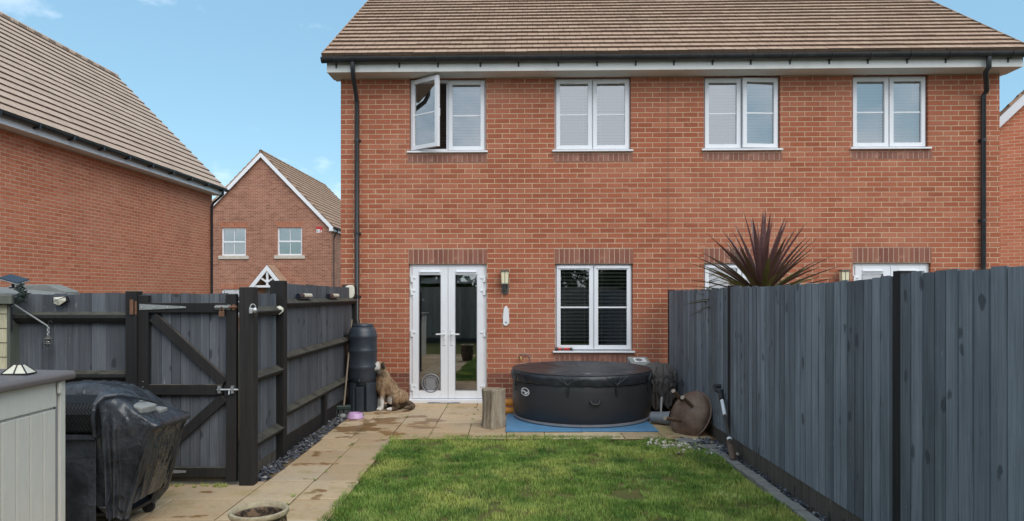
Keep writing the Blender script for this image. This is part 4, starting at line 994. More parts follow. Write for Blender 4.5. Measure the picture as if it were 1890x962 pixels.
for k in range(13):
    f = k / 12; a = t + (f - .5) * .135; sag = math.sin(math.pi * f); pts.append(((TR + .014 + .03 * min(1, sag * 2)) * math.cos(a), (TR + .014 + .03 * min(1, sag * 2)) * math.sin(a), .335 - .045 * min(1, sag * 1.35)))
mb.tube(pts, .012, 8); mb.build('handle', M['blackp'], tub, smooth=60)
t = R(-90 - 56); lc = Vector((math.cos(t), math.sin(t), 0)); ln_ = Vector((-math.sin(t), math.cos(t), 0)); lz = Vector((0, 0, .385))
def lp(a, b, o=.014): ang = t + a * 1.75 / TR; return Vector(((TR + o) * math.cos(ang), (TR + o) * math.sin(ang), .385 + b))
mb = MB(); n = 36
for k in range(n):
    a0, a1 = 2 * math.pi * k / n, 2 * math.pi * (k + 1) / n
    mb.add([lp(.052 * math.cos(a0), .052 * math.sin(a0)), lp(.052 * math.cos(a1), .052 * math.sin(a1)), lp(.041 * math.cos(a1), .041 * math.sin(a1)), lp(.041 * math.cos(a0), .041 * math.sin(a0))], [(0, 1, 2, 3)])
mb.grid(lambda u, v: lp(-.036 + .072 * u, .010 * math.sin(u * 6.28) + .012 - .022 * v, .0145), 12, 3)
mb.grid(lambda u, v: lp(-.008 + .026 * u, -.018 - .014 * v, .0145), 4, 2)
mb.build('emblem', M['white'], tub, fix=False)
mb = MB(); mb.box(.0 - .055, .055, -TR + .27, -TR + .33, .6245, .6268); mb.box(-.05, .05, -TR + .04, -TR + .055, .640, .643); mb.build('cover_label', M['hem'], tub)

pu = thing('spa_pump', 'light grey spa pump unit standing behind the hot tub by the wall', 'pump', (1.83, 9.80, .003), R(4))
mb = MB(); mb.prism([(-.16, 0), (.16, 0), (.16, .72), (.12, .72), (-.16, .64)], -.145, .145, 'x'); mb.build('casing', M['pump'], pu, bevel=.015)
mb = MB()
m_ = Matrix.Translation((0, -.02, .687)) @ Euler((R(15.9), 0, 0)).to_matrix().to_4x4(); mb.M = m_
mb.box(-.085, .085, -.07, .07, -.004, .004); mb.build('label_plate', M['white'], pu)
mb = MB(); mb.M = m_; mb.lathe([(.052, .0045), (.052, .006), (.038, .006), (.038, .0045)], 24, (-.015, 0, 0)); mb.box(-.042, .012, -.008, .008, .0045, .006); mb.box(.055, .06, -.03, .03, .0045, .006); mb.build('emblem', M['seam'], pu)

# ------------------------------------------------------------------ water butt, dog, bowl, broom, lid
bt = thing('water_butt', 'tall blue black ribbed water butt on its stand under the downpipe', 'water butt', (-2.105, 9.63, 0))
prof = [(.17, .40), (.185, .42), (.195, .50)]
def rib(z): return [(.199, z - .03), (.204, z - .018), (.206, z), (.201, z + .02), (.198, z + .03)]
prof += rib(.615) + rib(.845) + rib(1.045)[:3] + [(.196, 1.07), (.188, 1.11), (.172, 1.15), (.15, 1.175), (.142, 1.18)]
mb = MB(); mb.lathe(prof, 48); mb.build('barrel', M['butt'], bt, smooth=50)
mb = MB(); mb.lathe([(.145, 1.165), (.150, 1.175), (.150, 1.205), (.142, 1.215), (.06, 1.222), (0, 1.222)], 40); mb.build('lid', M['butt'], bt, smooth=40)
mb = MB(); n = 40; zt = .41
for z0, z1, ra, rb in ((0, zt, .208, .192),):
    vs = []; fs_ = []
    for k in range(n + 1):
        t = 2 * math.pi * k / n - math.pi / 2; front = abs((t + math.pi / 2 + math.pi) % (2 * math.pi) - math.pi) < .42
        for (zz, rr) in ((0 if not front else 0, ra), (.31, ra - .008), (zt, rb)):
            q = rr - (.075 if front and zz < .35 else 0); vs.append((q * math.cos(t), q * math.sin(t), zz))
    for k in range(n):
        for j in range(2): fs_.append((k * 3 + j, k * 3 + 3 + j, k * 3 + 4 + j, k * 3 + 1 + j))
    mb.add(vs, fs_)
mb.box(-.055, .05, -.185, -.11, 0, .345)
mb.build('stand', M['butt'], bt, bevel=.006)
mb = MB(); mb.tube([(0, -.196, .46), (0, -.235, .46), (0, -.24, .43)], .012, 8); mb.tube([(0, -.22, .46), (0, -.22, .49)], .006, 6); mb.build('tap', M['blackp'], bt, smooth=40)
mb = MB(); mb.tube([(-.17, -.02, 1.06), (-.25, -.02, 1.06), (-.27, .04, 1.06), (-.27, .15, 1.06)], .022, 10); mb.build('connector_pipe', M['blackp'], bt, smooth=40)

def blob(name, parts, voxel, mat, parent=None, loc=(0, 0, 0), rot=(0, 0, 0), smooth=6):
    """union of ellipsoids and tapered limbs fused into ONE skin"""
    mb = MB()
    for p in parts:
        if p[0] == 'e': mb.ball(p[1], p[2], p[3] if len(p) > 3 else (0, 0, 0), 20, 12)
        else:
            a, b = Vector(p[1]), Vector(p[2]); ra, rb = p[3], p[4]; n = max(3, int((b - a).length / (min(ra, rb) * .45)) + 1)
            for k in range(n + 1):
                f = k / n; q = ra + (rb - ra) * f; mb.ball(a.lerp(b, f), (q, q, q), (0, 0, 0), 14, 9)
    o = mb.build(name, mat, parent, loc, rot)
    r = o.modifiers.new('fuse', 'REMESH'); r.mode = 'VOXEL'; r.voxel_size = voxel; r.use_smooth_shade = True
    if smooth: s = o.modifiers.new('smooth', 'SMOOTH'); s.factor = .5; s.iterations = smooth
    return o
# dog: x = the way it faces (photo left), z up
N = NT('collie_coat'); P = N.obj(); x, y, z = N.sep(P)
str_ = N.noise(N.scale(P, (30, 30, 9)), 1.0, 4, .6); pat = N.noise(P, 5, 3)
tan = N.ramp(str_, [(.30, sr(84, 66, 50)), (.44, sr(132, 106, 80)), (.58, sr(160, 134, 106)), (.74, sr(182, 158, 130))])
blk = N.ramp(str_, [(.35, sr(26, 24, 22)), (.7, sr(66, 58, 50))]); wht = N.ramp(str_, [(.3, sr(176, 170, 160)), (.6, sr(226, 224, 220))])
c = tan
f1 = N.math('ADD', N.math('MULTIPLY', y, .0), N.math('MULTIPLY_ADD', pat, .16, -.08))
belly = N.rng(N.math('ADD', N.math('ADD', z, f1), N.math('MULTIPLY', x, .9)), .26, .20)              # dark flank and legs' inside
c = N.mix(N.math('MULTIPLY', belly, N.rng(x, -.04, .02, .0, .7)), c, blk)
tail = N.math('MULTIPLY', N.math('LESS_THAN', z, .105), N.math('LESS_THAN', x, .0)); c = N.mix(N.math('MULTIPLY', tail, .75), c, blk)
paw = N.rng(N.math('ADD', z, f1), .20, .14); c = N.mix(N.math('MULTIPLY', paw, N.math('GREATER_THAN', x, .015)), c, wht)
ear = N.math('MULTIPLY', N.math('MULTIPLY', N.rng(z, .55, .57), N.rng(N.math('ABSOLUTE', y), .066, .076)), N.math('LESS_THAN', x, .15)); c = N.mix(N.math('MULTIPLY', ear, .9), c, blk)
face = N.math('MULTIPLY', N.rng(N.math('ADD', N.math('MULTIPLY', x, 1.0), N.math('MULTIPLY', f1, .4)), .145, .165), N.rng(z, .50, .53)); c = N.mix(face, c, wht)
ruff = N.math('MULTIPLY', N.rng(str_, .55, .62), N.math('MULTIPLY', N.rng(z, .25, .3), N.rng(z, .5, .45))); c = N.mix(N.math('MULTIPLY', ruff, .7), c, blk)
sad = N.math('MULTIPLY', N.rng(N.math('ADD', pat, N.math('MULTIPLY', str_, .5)), .74, .84), N.rng(z, .12, .2)); c = N.mix(N.math('MULTIPLY', sad, .8), c, blk)
N.bump(str_, .9, .02); M['dog'] = N.fin(c, .75, spec=.3)
dog = thing('dog', 'seated tan, white and black collie dog peering round the water butt', 'dog', (-1.735, 9.68, 0), R(180 + 24)); dog.scale = (1.0, 1.0, 1.03)
D_ = []
D_ += [('c', (-.10, 0, .16), (.085, 0, .40), .135, .105), ('c', (.06, 0, .36), (.11, 0, .52), .115, .082),          # trunk, neck ruff
       ('e', (-.13, 0, .14), (.15, .135, .14)), ('e', (.115, 0, .34), (.085, .095, .15)),
       ('e', (.145, 0, .59), (.085, .075, .08)), ('c', (.19, 0, .575), (.275, 0, .545), .05, .03),                      # head, muzzle
       ('c', (.115, .068, .635), (.10, .098, .585), .026, .018), ('c', (.115, -.068, .635), (.10, -.098, .585), .026, .018)]
for s in (-1, 1):
    D_ += [('c', (.10, s * .075, .34), (.125, s * .075, .17), .055, .036), ('c', (.125, s * .075, .17), (.13, s * .075, .04), .036, .028), ('e', (.155, s * .075, .026), (.05, .032, .027)),
           ('c', (-.12, s * .105, .17), (.01, s * .135, .15), .105, .062), ('c', (.01, s * .135, .15), (-.08, s * .14, .055), .05, .034), ('e', (.0, s * .145, .028), (.085, .035, .028))]
tl = [(-.22, 0, .09), (-.30, .03, .05), (-.30, .13, .045), (-.24, .21, .045), (-.16, .25, .05)]
for i in range(4): D_.append(('c', tl[i], tl[i + 1], .05 - .006 * i, .046 - .007 * i))
blob('body', D_, .010, M['dog'], dog, smooth=3)
for s in (-1, 1):
    mb = MB(); mb.ball((.212, s * .047, .612), (.012, .010, .012), nu=12, nv=8); mb.build('eye', M['blackp'], dog, smooth=180)
mb = MB(); mb.ball((.302, 0, .553), (.016, .019, .014), nu=12, nv=8); mb.build('nose', M['blackp'], dog, smooth=180)

pb_ = thing('pet_bowl', 'small lilac plastic pet bowl on the wet paving by the water butt', 'bowl', (-2.06, 8.98, .003))
mb = MB(); mb.lathe([(.10, 0), (.112, .006), (.098, .055), (.085, .070), (.075, .070), (.068, .03), (.0, .024)], 40); mb.build('bowl', M['pinkpl'], pb_, smooth=40)
mb = MB(); mb.box(.088, .112, -.022, .022, .028, .06); mb.build('grip', M['seam'], pb_, bevel=.006)

br = thing('broom', 'long handled broom with a dark green head leaning against the left fence', 'broom', (-2.27, 9.22, 0))
M['pole'] = plain('worn_broom_handle', sr(120, 108, 92), .6, var=.15, sc=30)
mb = MB(); mb.tube([(.0, .0, .13), (-.015, .52, 1.27)], .0125, 10); mb.build('handle', M['pole'], br, smooth=60)
mb = MB(); mb.box(-.11, .09, -.04, .04, .075, .135); mb.build('head', plain('dark_green_plastic', sr(40, 54, 50), .5), br, rot=(0, 0, .3), bevel=.012)
mb = MB(); rs = random.Random(2)
for i in range(60):
    x, y = rs.uniform(-.10, .08), rs.uniform(-.035, .035); mb.bar((x, y, .08), (x * 1.12, y * 1.4 - .01, .004), .006, .006, (0, 1, 0))
mb.build('bristles', M['blackp'], br, rot=(0, 0, .3))
gd = thing('plastic_tray', 'round grey plastic tray standing on edge behind the water butt', 'tray', (-2.285, 9.78, .55), rot=(0, R(82), 0))
mb = MB(); mb.lathe([(.0, .0), (.16, .0), (.185, .012), (.20, .05), (.215, .052), (.215, .045), (.205, .035), (.19, -.004), (.16, -.012), (0, -.012)], 40); mb.build('tray', M['greyplastic'], gd, smooth=40)
mb = MB(); mb.ball((0, 0, .0), (.05, .04, .035), (0, 0, .5), 12, 8); mb.v = [(x + .006 * fbm(x * 30, y * 30, z * 30), y, z) for x, y, z in mb.v]
tag(mb.build('stone', M['stoneblock'], loc=(-2.23, 9.0, .025), smooth=180), 'single grey cobble beside the broom head', 'stone')

# ------------------------------------------------------------------ log, orange tubes, wall fittings
N = NT('grey_bark'); P = N.obj(); a = N.noise(N.scale(P, (9, 9, 1.3)), 1.6, 6, .65, .6); b = N.noise(P, 3.0, 4)
c = N.ramp(a, [(.25, sr(64, 56, 48)), (.42, sr(128, 116, 100)), (.6, sr(166, 154, 136)), (.8, sr(122, 112, 98))]); c = N.mix(N.rng(b, .5, .65, 0, .5), c, sr(132, 122, 108)); N.bump(a, .9, .015); M['bark'] = N.fin(c, .9, spec=.15)
N = NT('cut_log_end'); P = N.obj(); x, y, z = N.sep(P); rr = N.math('SQRT', N.math('ADD', N.math('POWER', x, 2.0), N.math('POWER', y, 2.0)))
w_ = N.math('SINE', N.math('MULTIPLY', N.math('ADD', rr, N.math('MULTIPLY', N.noise(P, 8, 3), .02)), 500.0)); c = N.mix(N.rng(w_, -1, 1), sr(132, 116, 98), sr(166, 150, 130)); M['logend'] = N.fin(N.mix(N.rng(N.noise(P, 12, 5), .45, .7, 0, .6), c, sr(96, 84, 72)), .9, spec=.15)
lg = thing('tree_log', 'upright grey sawn log standing between the french doors and the hot tub', 'log', (-.235, 8.42, .003))
def lfn(t, i, ra, z):
    f = .012 * math.sin(3 * t + 1) + .007 * math.sin(7 * t + .3) + .010 * fbm(math.cos(t) * 2.2, math.sin(t) * 2.2, z * 2)
    gr = -.014 * math.exp(-((t - 4.45) / .09) ** 2) - .012 * math.exp(-((t - 5.5) / .07) ** 2)
    fl = .022 * max(0, 1 - z / .14) ** 1.5 * (1 + .6 * math.sin(2 * t + 4))
    return ra + f + gr + fl, z
mb = MB(); mb.lathe([(.135, 0), (.137, .04), (.135, .09), (.132, .15), (.13, .22), (.13, .3), (.13, .38), (.133, .44), (.134, .455), (.124, .462)], 64, fn=lfn); mb.build('trunk', M['bark'], lg, smooth=50)
mb = MB(); mb.lathe([(.126, .4615), (.124, .466), (.06, .468), (0, .468)], 64, fn=lambda t, i, ra, z: (ra + (.012 * math.sin(3 * t + 1) + .007 * math.sin(7 * t + .3)) * (ra / .126), z)); mb.build('cut_end', M['logend'], lg, smooth=50)
for k, (z, dx, yy) in enumerate(((.052, 0, 9.28), (.157, .02, 9.29))):
    o = thing('plastic_tube', ('lower' if k == 0 else 'upper') + ' orange plastic tube of the pair lying behind the log', 'tube', (-.02 + dx, yy, z), R(3), 'orange tubes behind the log')
    mb = MB(); mb.lathe([(.050, -.16), (.050, .16), (.042, .16), (.042, -.16)], 24); mb.build('tube_wall', M['orange'], o, rot=(0, R(90), 0), smooth=40)
    for x in (-.135, .10): mb = MB(); mb.lathe([(.0502, x - .012), (.055, x - .008), (.055, x + .008), (.0502, x + .012)], 24); mb.build('collar', M['orange'], o, rot=(0, R(90), 0), smooth=40)

def hw_(px, py, dy=0.0): u, z = hp(px, py); return HO + HU * u + ax_y * dy + Vector((0, 0, z))
N = NT('cream_lantern_glass'); N.set(N.b.inputs['Subsurface Weight'], .2); M['lantern'] = N.fin(sr(224, 216, 182), .3)
def wall_light(px, label):
    o = thing('wall_light', label, 'wall light', hw_(px, 520), HA)
    mb = MB(); mb.prism([(-.05, -.17), (-.055, -.06), (-.035, .02), (.035, .02), (.055, -.06), (.05, -.17), (0, -.20)], -.022, -.002, 'y'); mb.build('back_plate', M['pewter'], o, bevel=.006)
    mb = MB(); mb.tube([(0, -.022, -.12), (0, -.075, -.13), (0, -.10, -.09), (0, -.098, -.03)], [.012, .013, .013, .016], 8)
    mb.tube([(-.03, -.03, -.05), (-.04, -.05, -.11), (-.02, -.04, -.17)], .007, 6); mb.tube([(.03, -.03, -.05), (.04, -.05, -.11), (.02, -.04, -.17)], .007, 6); mb.build('bracket', M['pewter'], o, smooth=50)
    mb = MB(); mb.prism([(-.050, -.032), (.050, -.032), (.057, .150), (-.057, .150)], -.142, -.056, 'y'); mb.build('lantern_glass', M['lantern'], o, bevel=.006)
    mb = MB()
    for sx in (-1, 1): mb.bar((sx * .053, -.146, -.035), (sx * .060, -.146, .152), .005, .006, (0, 1, 0))
    mb.bar((0, -.1455, -.035), (0, -.1455, .152), .006, .004, (0, 1, 0)); mb.box(-.05, .05, -.15, -.05, -.044, -.033); mb.build('cage', M['pewter'], o)
    mb = MB(); mb.prism([(-.058, .151), (.058, .151), (.062, .16), (.05, .172), (-.05, .172), (-.078, .166)], -.16, -.04, 'y'); mb.build('cap', M['pewter'], o, bevel=.004); return o
wall_light(932.5, 'cream lantern wall light with grey bracket between the french doors and the kitchen window')
wall_light(1552.5, 'cream lantern wall light beyond the fence, right of the spiky plant')
tm = thing('wall_thermometer', 'white pointed board thermometer hung below the cream lantern', 'thermometer', hw_(934, 583, -.002), HA)
mb = MB(); mb.prism([(-.034, -.14), (-.046, -.115), (-.046, -.01), (-.036, .10), (-.012, .145), (0, .148), (.012, .145), (.038, .10), (.046, -.01), (.046, -.115), (.012, -.15), (-.012, -.15)], -.014, 0, 'y'); mb.build('board', M['white'], tm, bevel=.004)
mb = MB(); mb.box(-.011, .011, -.0185, -.0145, -.108, -.086); mb.build('emblem', M['seam'], tm)
tp_ = thing('garden_tap', 'small brass garden tap on the brick wall behind the hot tub', 'tap', hw_(961.5, 659), HA)
mb = MB(); mb.tube([(0, .0, .0), (0, -.07, .0), (0, -.085, -.02), (0, -.085, -.055)], [.014, .014, .013, .011], 10); mb.lathe([(.022, -.004), (.022, .004)], 16, (0, -.006, 0)); mb.build('spout', M['brass'], tp_, smooth=40)
mb = MB(); mb.tube([(0, -.055, .012), (0, -.055, .04)], .006, 6); mb.box(-.03, .03, -.061, -.049, .04, .048); mb.build('handle', M['pewter'], tp_)
mb = MB(); mb.tube([(.012, -.04, .004), (.05, -.03, .045), (.10, -.02, .04), (.135, -.015, .0), (.14, -.012, -.08)], .006, 6); mb.build('hose_tail', M['hem'], tp_, smooth=60)
a, b, c_, d_ = OPEN['w5']; ty = thing('toy_torch', 'red and teal toy torch lying on the kitchen window sill', 'toy', HO + HU * (a + .135) + ax_y * -.012 + Vector((0, 0, c_ + .022 - .004 + .027)), HA + R(-4))
mb = MB(); mb.tube([(-.09, 0, 0), (-.06, 0, 0), (.07, 0, 0), (.085, 0, 0)], [.024, .02, .019, .022], 14); mb.build('body', M['red'], ty, smooth=40)
mb = MB(); mb.tube([(-.135, 0, 0), (-.105, 0, 0), (-.0905, 0, 0)], [.027, .027, .022], 14); mb.tube([(.0855, 0, 0), (.115, 0, 0)], [.022, .024], 14); mb.build('end_cap', M['blackp'], ty, smooth=40)
mb = MB(); mb.tube([(-.035, 0, 0), (-.01, 0, 0)], .0215, 14); mb.tube([(.118, 0, 0), (.128, 0, 0)], .025, 14); mb.build('band', M['teal'], ty, smooth=40)
mb = MB(); p0 = hw_(800, 744, -.08); pts = []
for k in range(14): f = k / 13; pts.append(HO + HU * (hp(790 + 60 * f)[0]) + ax_y * (-.075 + .02 * math.sin(f * 9)) + Vector((0, 0, .012)))
mb.tube(pts, .005, 6); tag(mb.build('cable', plain('blue_grey_cable', sr(92, 108, 140), .5), smooth=60), 'thin blue grey cable lying along the french door threshold', 'cable')

# ------------------------------------------------------------------ rusty fire bowl, bundle, spade, plant
N = NT('rusted_steel'); P = N.obj(); a = N.noise(P, 5, 6, .65); b = N.noise(P, 30, 5, .7)
c = N.ramp(a, [(.3, sr(84, 68, 58)), (.48, sr(112, 88, 72)), (.6, sr(126, 106, 92)), (.75, sr(144, 130, 118))]); c = N.mix(N.rng(b, .5, .75, 0, .4), c, sr(88, 66, 52)); N.bump(b, .25, .004); M['rust'] = N.fin(c, N.rng(a, .3, .7, .45, .7), .25)
fn_ = Vector((-.77, -.46, .44)).normalized(); fq = fn_.to_track_quat('Z', 'X'); fcn = Vector((2.055, 8.03, .235))
fp = thing('fire_bowl', 'rusty steel fire bowl tipped on its rim with three stub legs', 'fire bowl', fcn, rot=fq.to_euler())
pr_ = [(.292, -.075), (.300, -.078), (.303, -.072), (.296, -.066)] + [(.288 * math.cos(t), -.066 + .135 * math.sin(t)) for t in [k * math.pi / 18 for k in range(9)]] + [(0, .069)]
mb = MB(); mb.lathe(pr_, 64); mb.build('bowl', M['rust'], fp, smooth=60)
def inv(v): return fq.inverted() @ (Vector(v) - fcn)
for k, (b0, e0) in enumerate((((1276, 749, 7.93), (1260, 734, 7.80)), ((1258, 738, 8.10), (1243, 722, 7.98)), ((1250, 776, 7.86), (1228, 772, 7.74)))):
    p0, p1 = inv(at(*b0)), inv(at(*e0)); p0 = p0 - (p1 - p0) * .25; mb = MB(); mb.tube([p0, p1], .023, 14); lgk = mb.build('leg', M['rust'], fp, smooth=40)
    d = (p1 - p0).normalized(); mb = MB(); mb.tube([p1 + d * .0005, p1 + d * .006], .025, 14); mb.build('end_cap', plain('pale_rubber_cap', sr(150, 138, 122), .7), lgk, smooth=40)
gp = thing('plant_pot', 'grey plastic pot lying on its side left of the fire bowl', 'pot', at(1219, 768, 8.55) + Vector((0, 0, -.02)), rot=(R(90), R(8), R(62)))
mb = MB(); mb.lathe([(.055, -.12), (.065, -.118), (.083, .10), (.088, .10), (.088, .125), (.078, .125), (.062, -.10), (0, -.10)], 32); mb.build('pot', M['greyplastic'], gp, smooth=40)

# folded gazebo canopy slumped between tub and fence: pleated cloth over bundled poles
fb = thing('folded_canopy', 'folded grey brown garden canopy slumped in the corner by the hot tub', 'canopy', (2.07, 9.55, 0), 0)
rs = random.Random(19)
for q, (az, tz, ox, ln, wd, out) in enumerate(((-172, .60, -.10, .50, .20, .10), (-140, .655, -.10, .46, .17, .13), (-118, .66, -.05, .58, .16, .16), (-98, .645, .0, .40, .15, .20), (-84, .63, .05, .55, .15, .17), (-66, .64, .08, .38, .13, .15), (-40, .60, .12, .50, .15, .10), (-104, .60, -.12, .57, .12, .20), (-75, .56, -.02, .50, .11, .22))):
    h_ = Vector((math.cos(R(az)), math.sin(R(az)), 0)); s_ = Vector((-h_.y, h_.x, 0)); ph = rs.uniform(0, 6)
    def sheet(u, v):
        u2 = 2 * u - 1; w_ = wd * (.55 + .6 * v); cor = .030 * abs(math.sin(u2 * 6.4 + ph + 1.8 * v)) ** .7 + .02 * fbm(u2 * 2 + q, v * 3, 1)
        L_ = ln * (1 - .38 * abs(u2 - .25 * math.sin(ph)) ** 1.3); k = math.sin(min(1, v * 2.2) * math.pi / 2)
        p = h_ * (-.05 + out * k + cor + .03 * v) + s_ * (u2 * w_ + .05 * v * math.sin(ph * 2))
        return (p.x + ox, p.y, max(.006, tz + .03 * math.cos(u2 * 2) * (1 - v) - L_ * max(0, v - .12) / .88))
    mb = MB(); mb.grid(sheet, 34, 26); o = mb.build('cloth_sheet', M['meshcloth'], fb, smooth=55); o.modifiers.new('thick', 'SOLIDIFY').thickness = .004
mb = MB(); mb.lathe([(.16, 0), (.17, .2), (.13, .45), (.07, .54), (0, .56)], 20, (0, .10, 0)); mb.build('bundle_core', M['blackp'], fb, smooth=60)
for p0, p1, ra in (((1226, 695, 9.25), (1277, 719, 9.05), .011), ((1262, 700, 9.25), (1282, 708, 9.1), .013), ((1258, 702, 9.2), (1290, 745, 8.75), .012)):
    mb = MB(); q0, q1 = at(*p0) - fb.location, at(*p1) - fb.location; mb.tube([q0, (q0 + q1) / 2 + Vector((0, 0, .02)), q1], ra, 8); mb.build('pole', M['blackp'], fb, smooth=60)
mb = MB(); q0, q1 = at(1221, 733, 9.12) - fb.location, at(1219.5, 762, 9.12) - fb.location; mb.tube([q0, q1], [.017, .012], 10); mb.build('pole', M['white'], fb, smooth=60)

sp_t = thing('garden_spade', 'long spade with black D handle leaning upside against the right fence', 'spade', (0, 0, 0))
P0, P1 = at(1353, 851, 6.70) + Vector((0, 0, .03)), at(1330, 720, 7.50); P1.x = min(P1.x, 2.285)
d = (P1 - P0).normalized(); Lg = (P1 - P0).length
sp_t.location = P0; sp_t.rotation_euler = d.to_track_quat('Z', 'Y').to_euler()
M['steel'] = plain('dull_brown_steel', sr(96, 78, 64), .55, metal=.3, var=.2, sc=20); M['darkwood'] = plain('dark_shaft', sr(58, 52, 48), .6, var=.15, sc=30)
mb = MB(); mb.grid(lambda u, v: ((u - .5) * .072 * (1 - .25 * max(0, .35 - v) / .35), .012 * math.cos((u - .5) * 3), -.02 + .24 * v), 9, 8); o = mb.build('blade', M['steel'], sp_t, smooth=60); o.modifiers.new('thick', 'SOLIDIFY').thickness = .004
mb = MB(); mb.tube([(0, .004, .18), (0, .004, .32), (0, 0, Lg * .93)], [.019, .016, .0155], 12); mb.build('shaft', M['darkwood'], sp_t, smooth=60)
mb = MB(); mb.tube([(0, 0, Lg * .60), (0, 0, Lg * .83)], .0195, 12); mb.tube([(0, 0, Lg * .24), (0, 0, Lg * .265)], .026, 12); mb.build('tape', M['white'], sp_t, smooth=60)
mb = MB(); mb.tube([(0, 0, Lg * .85), (0, 0, Lg * .97)], .027, 10); mb.tube([(0, 0, Lg * .89), (0, 0, Lg * .97), (-.045, 0, Lg * 1.0), (-.055, 0, Lg * 1.06)], [.026, .026, .02, .018], 10); mb.tube([(0, 0, Lg * .97), (.045, 0, Lg * 1.0), (.055, 0, Lg * 1.06)], [.026, .02, .018], 10); mb.tube([(-.06, 0, Lg * 1.065), (.06, 0, Lg * 1.065)], .021, 10); mb.build('handle', M['blackp'], sp_t, smooth=60)

# cordyline behind the right fence
N = NT('cordyline_leaf'); r_ = N.attr(); P = N.obj(); g = N.noise(N.scale(P, (30, 30, 30)), 1.0, 3)
c = N.ramp(r_, [(0, sr(88, 86, 50)), (.2, sr(124, 116, 62)), (.34, sr(100, 78, 58)), (.6, sr(110, 76, 72)), (.85, sr(128, 92, 90)), (1, sr(142, 108, 104))]); c = N.mix(N.rng(g, .35, .7, 0, .35), c, sr(52, 40, 40))
t = N.t; tr_ = N.n('ShaderNodeBsdfTranslucent', {'Color': c}); N.fin(c, .38, spec=.5); mx_ = N.n('ShaderNodeMixShader', {0: .18, 1: N.b.outputs[0], 2: tr_.outputs[0]}); t.links.new(mx_.outputs[0], N.o.inputs['Surface']); M['cordy'] = N.m
cd = thing('cordyline', 'spiky purple cordyline rising above the right fence', 'plant', (2.95, 8.05, 0)); rs = random.Random(21)
mb = MB()
def leaf(mb, az, el, ln, wd, droop, r, base):
    n = 9; hd = Vector((math.cos(az), math.sin(az), 0)); p = Vector(base); vs = []; e = el
    for k in range(n + 1):
        f = k / n; w_ = wd * (.55 + 1.6 * f * (1 - f) * 1.3) * (1 - f ** 4) / 2 + .0008; e = el - droop * f ** 1.7
        dr_ = hd * math.cos(e) + Vector((0, 0, math.sin(e))); sd_ = dr_.cross(Vector((0, 0, 1)));
        sd_ = sd_.normalized() if sd_.length > 1e-3 else Vector((1, 0, 0)); up_ = sd_.cross(dr_)
        vs += [p - sd_ * w_ + up_ * w_ * .5, p, p + sd_ * w_ + up_ * w_ * .5]; p = p + dr_ * ln / n
    fs_ = []
    for k in range(n):
        for j in range(2): fs_.append((k * 3 + j, k * 3 + j + 1, k * 3 + j + 4, k * 3 + j + 3))
    mb.add(vs, fs_, r)
cb0 = 1.60
for i in range(124):
    f = (i / 124) ** .72; el = R(88) - f * R(96) + rs.uniform(-.10, .10); az = i * 2.39996 + rs.uniform(-.2, .2)
    ln = rs.uniform(.74, .96) * (1.02 - .05 * abs(f - .5)); r = max(0, min(1, (.95 - f * 1.05) + rs.uniform(-.16, .16)))
    leaf(mb, az, el, ln, rs.uniform(.05, .07), .08 + .40 * f * rs.uniform(.3, 1.1), r, (math.cos(az) * .03, math.sin(az) * .03, cb0 + .12 * (1 - f) - .10 * f))
mb.build('leaves', M['cordy'], cd, fix=False, smooth=60)
mb = MB(); mb.tube([(0, 0, -.1), (.01, 0, .6), (0, .01, 1.3), (0, 0, 1.72)], [.06, .05, .045, .05], 12); mb.build('trunk', M['bark'], cd, smooth=60)

# ------------------------------------------------------------------ left foreground: storage box, shed, barbecue, pot
N = NT('grey_resin_panel'); P = N.obj(); x, y, z = N.sep(P); gr_ = N.noise(N.scale(P, (4, 4, .8)), 6, 4, .6, 1.0)
wv = N.n('ShaderNodeTexWave', {'Vector': N.scale(P, (1, 1.2, .16)), 'Scale': 9.0, 'Distortion': 6.0, 'Detail': 3.0}, wave_type='BANDS', bands_direction='Y').outputs['Fac']
N.bump(N.math('ADD', wv, gr_), .07, .002); c = N.mix(N.rng(gr_, .3, .7), sr(196, 194, 186), sr(204, 202, 194)); M['resin'] = N.fin(N.mix(N.rng(N.noise(P, 2.5, 5), .6, .78, 0, .2), c, sr(150, 146, 136)), .55)
bx = thing('storage_box', 'pale grey resin garden storage box with brown lid at the left edge', 'storage box', (-2.765, 4.21, 0), R(90) + R(1.0))
# local x runs back along the box side (x=0 far corner, negative towards the camera), local -y faces the lawn
BH = 1.10
mb = MB(); mb.box(-2.0, -.075, .012, .9, .0, BH - .002)
xs = [-.075 - .113 * k for k in range(17)]
for k in range(16): mb.box(xs[k + 1] + .0035, xs[k] - .0035, -.002, .0115, .06, BH - .17 - .0)
mb.box(-2.0, -.076, -.006, .0116, BH - .155, BH - .003)
mb.box(-.052, .0, -.012, .9, .0, BH - .003); mb.build('side_panel', M['resin'], bx, bevel=.004)
mb = MB(); mb.box(-.074, -.053, .002, .3, .02, BH - .005); mb.build('corner_gap', M['seam'], bx)
mb = MB(); mb.prism([(-.05, BH), (-.055, BH + .035), (-.035, BH + .052), (.45, BH + .064), (.94, BH + .045), (.94, BH)], -2.05, .045, 'x'); mb.build('lid', M['slategrey_lid'], bx, bevel=.012, seg=3)
mb = MB(); mb.box(-.085, -.06, -.03, -.013, BH - .075, BH - .004); mb.build('latch', M['resin'], bx, bevel=.004)
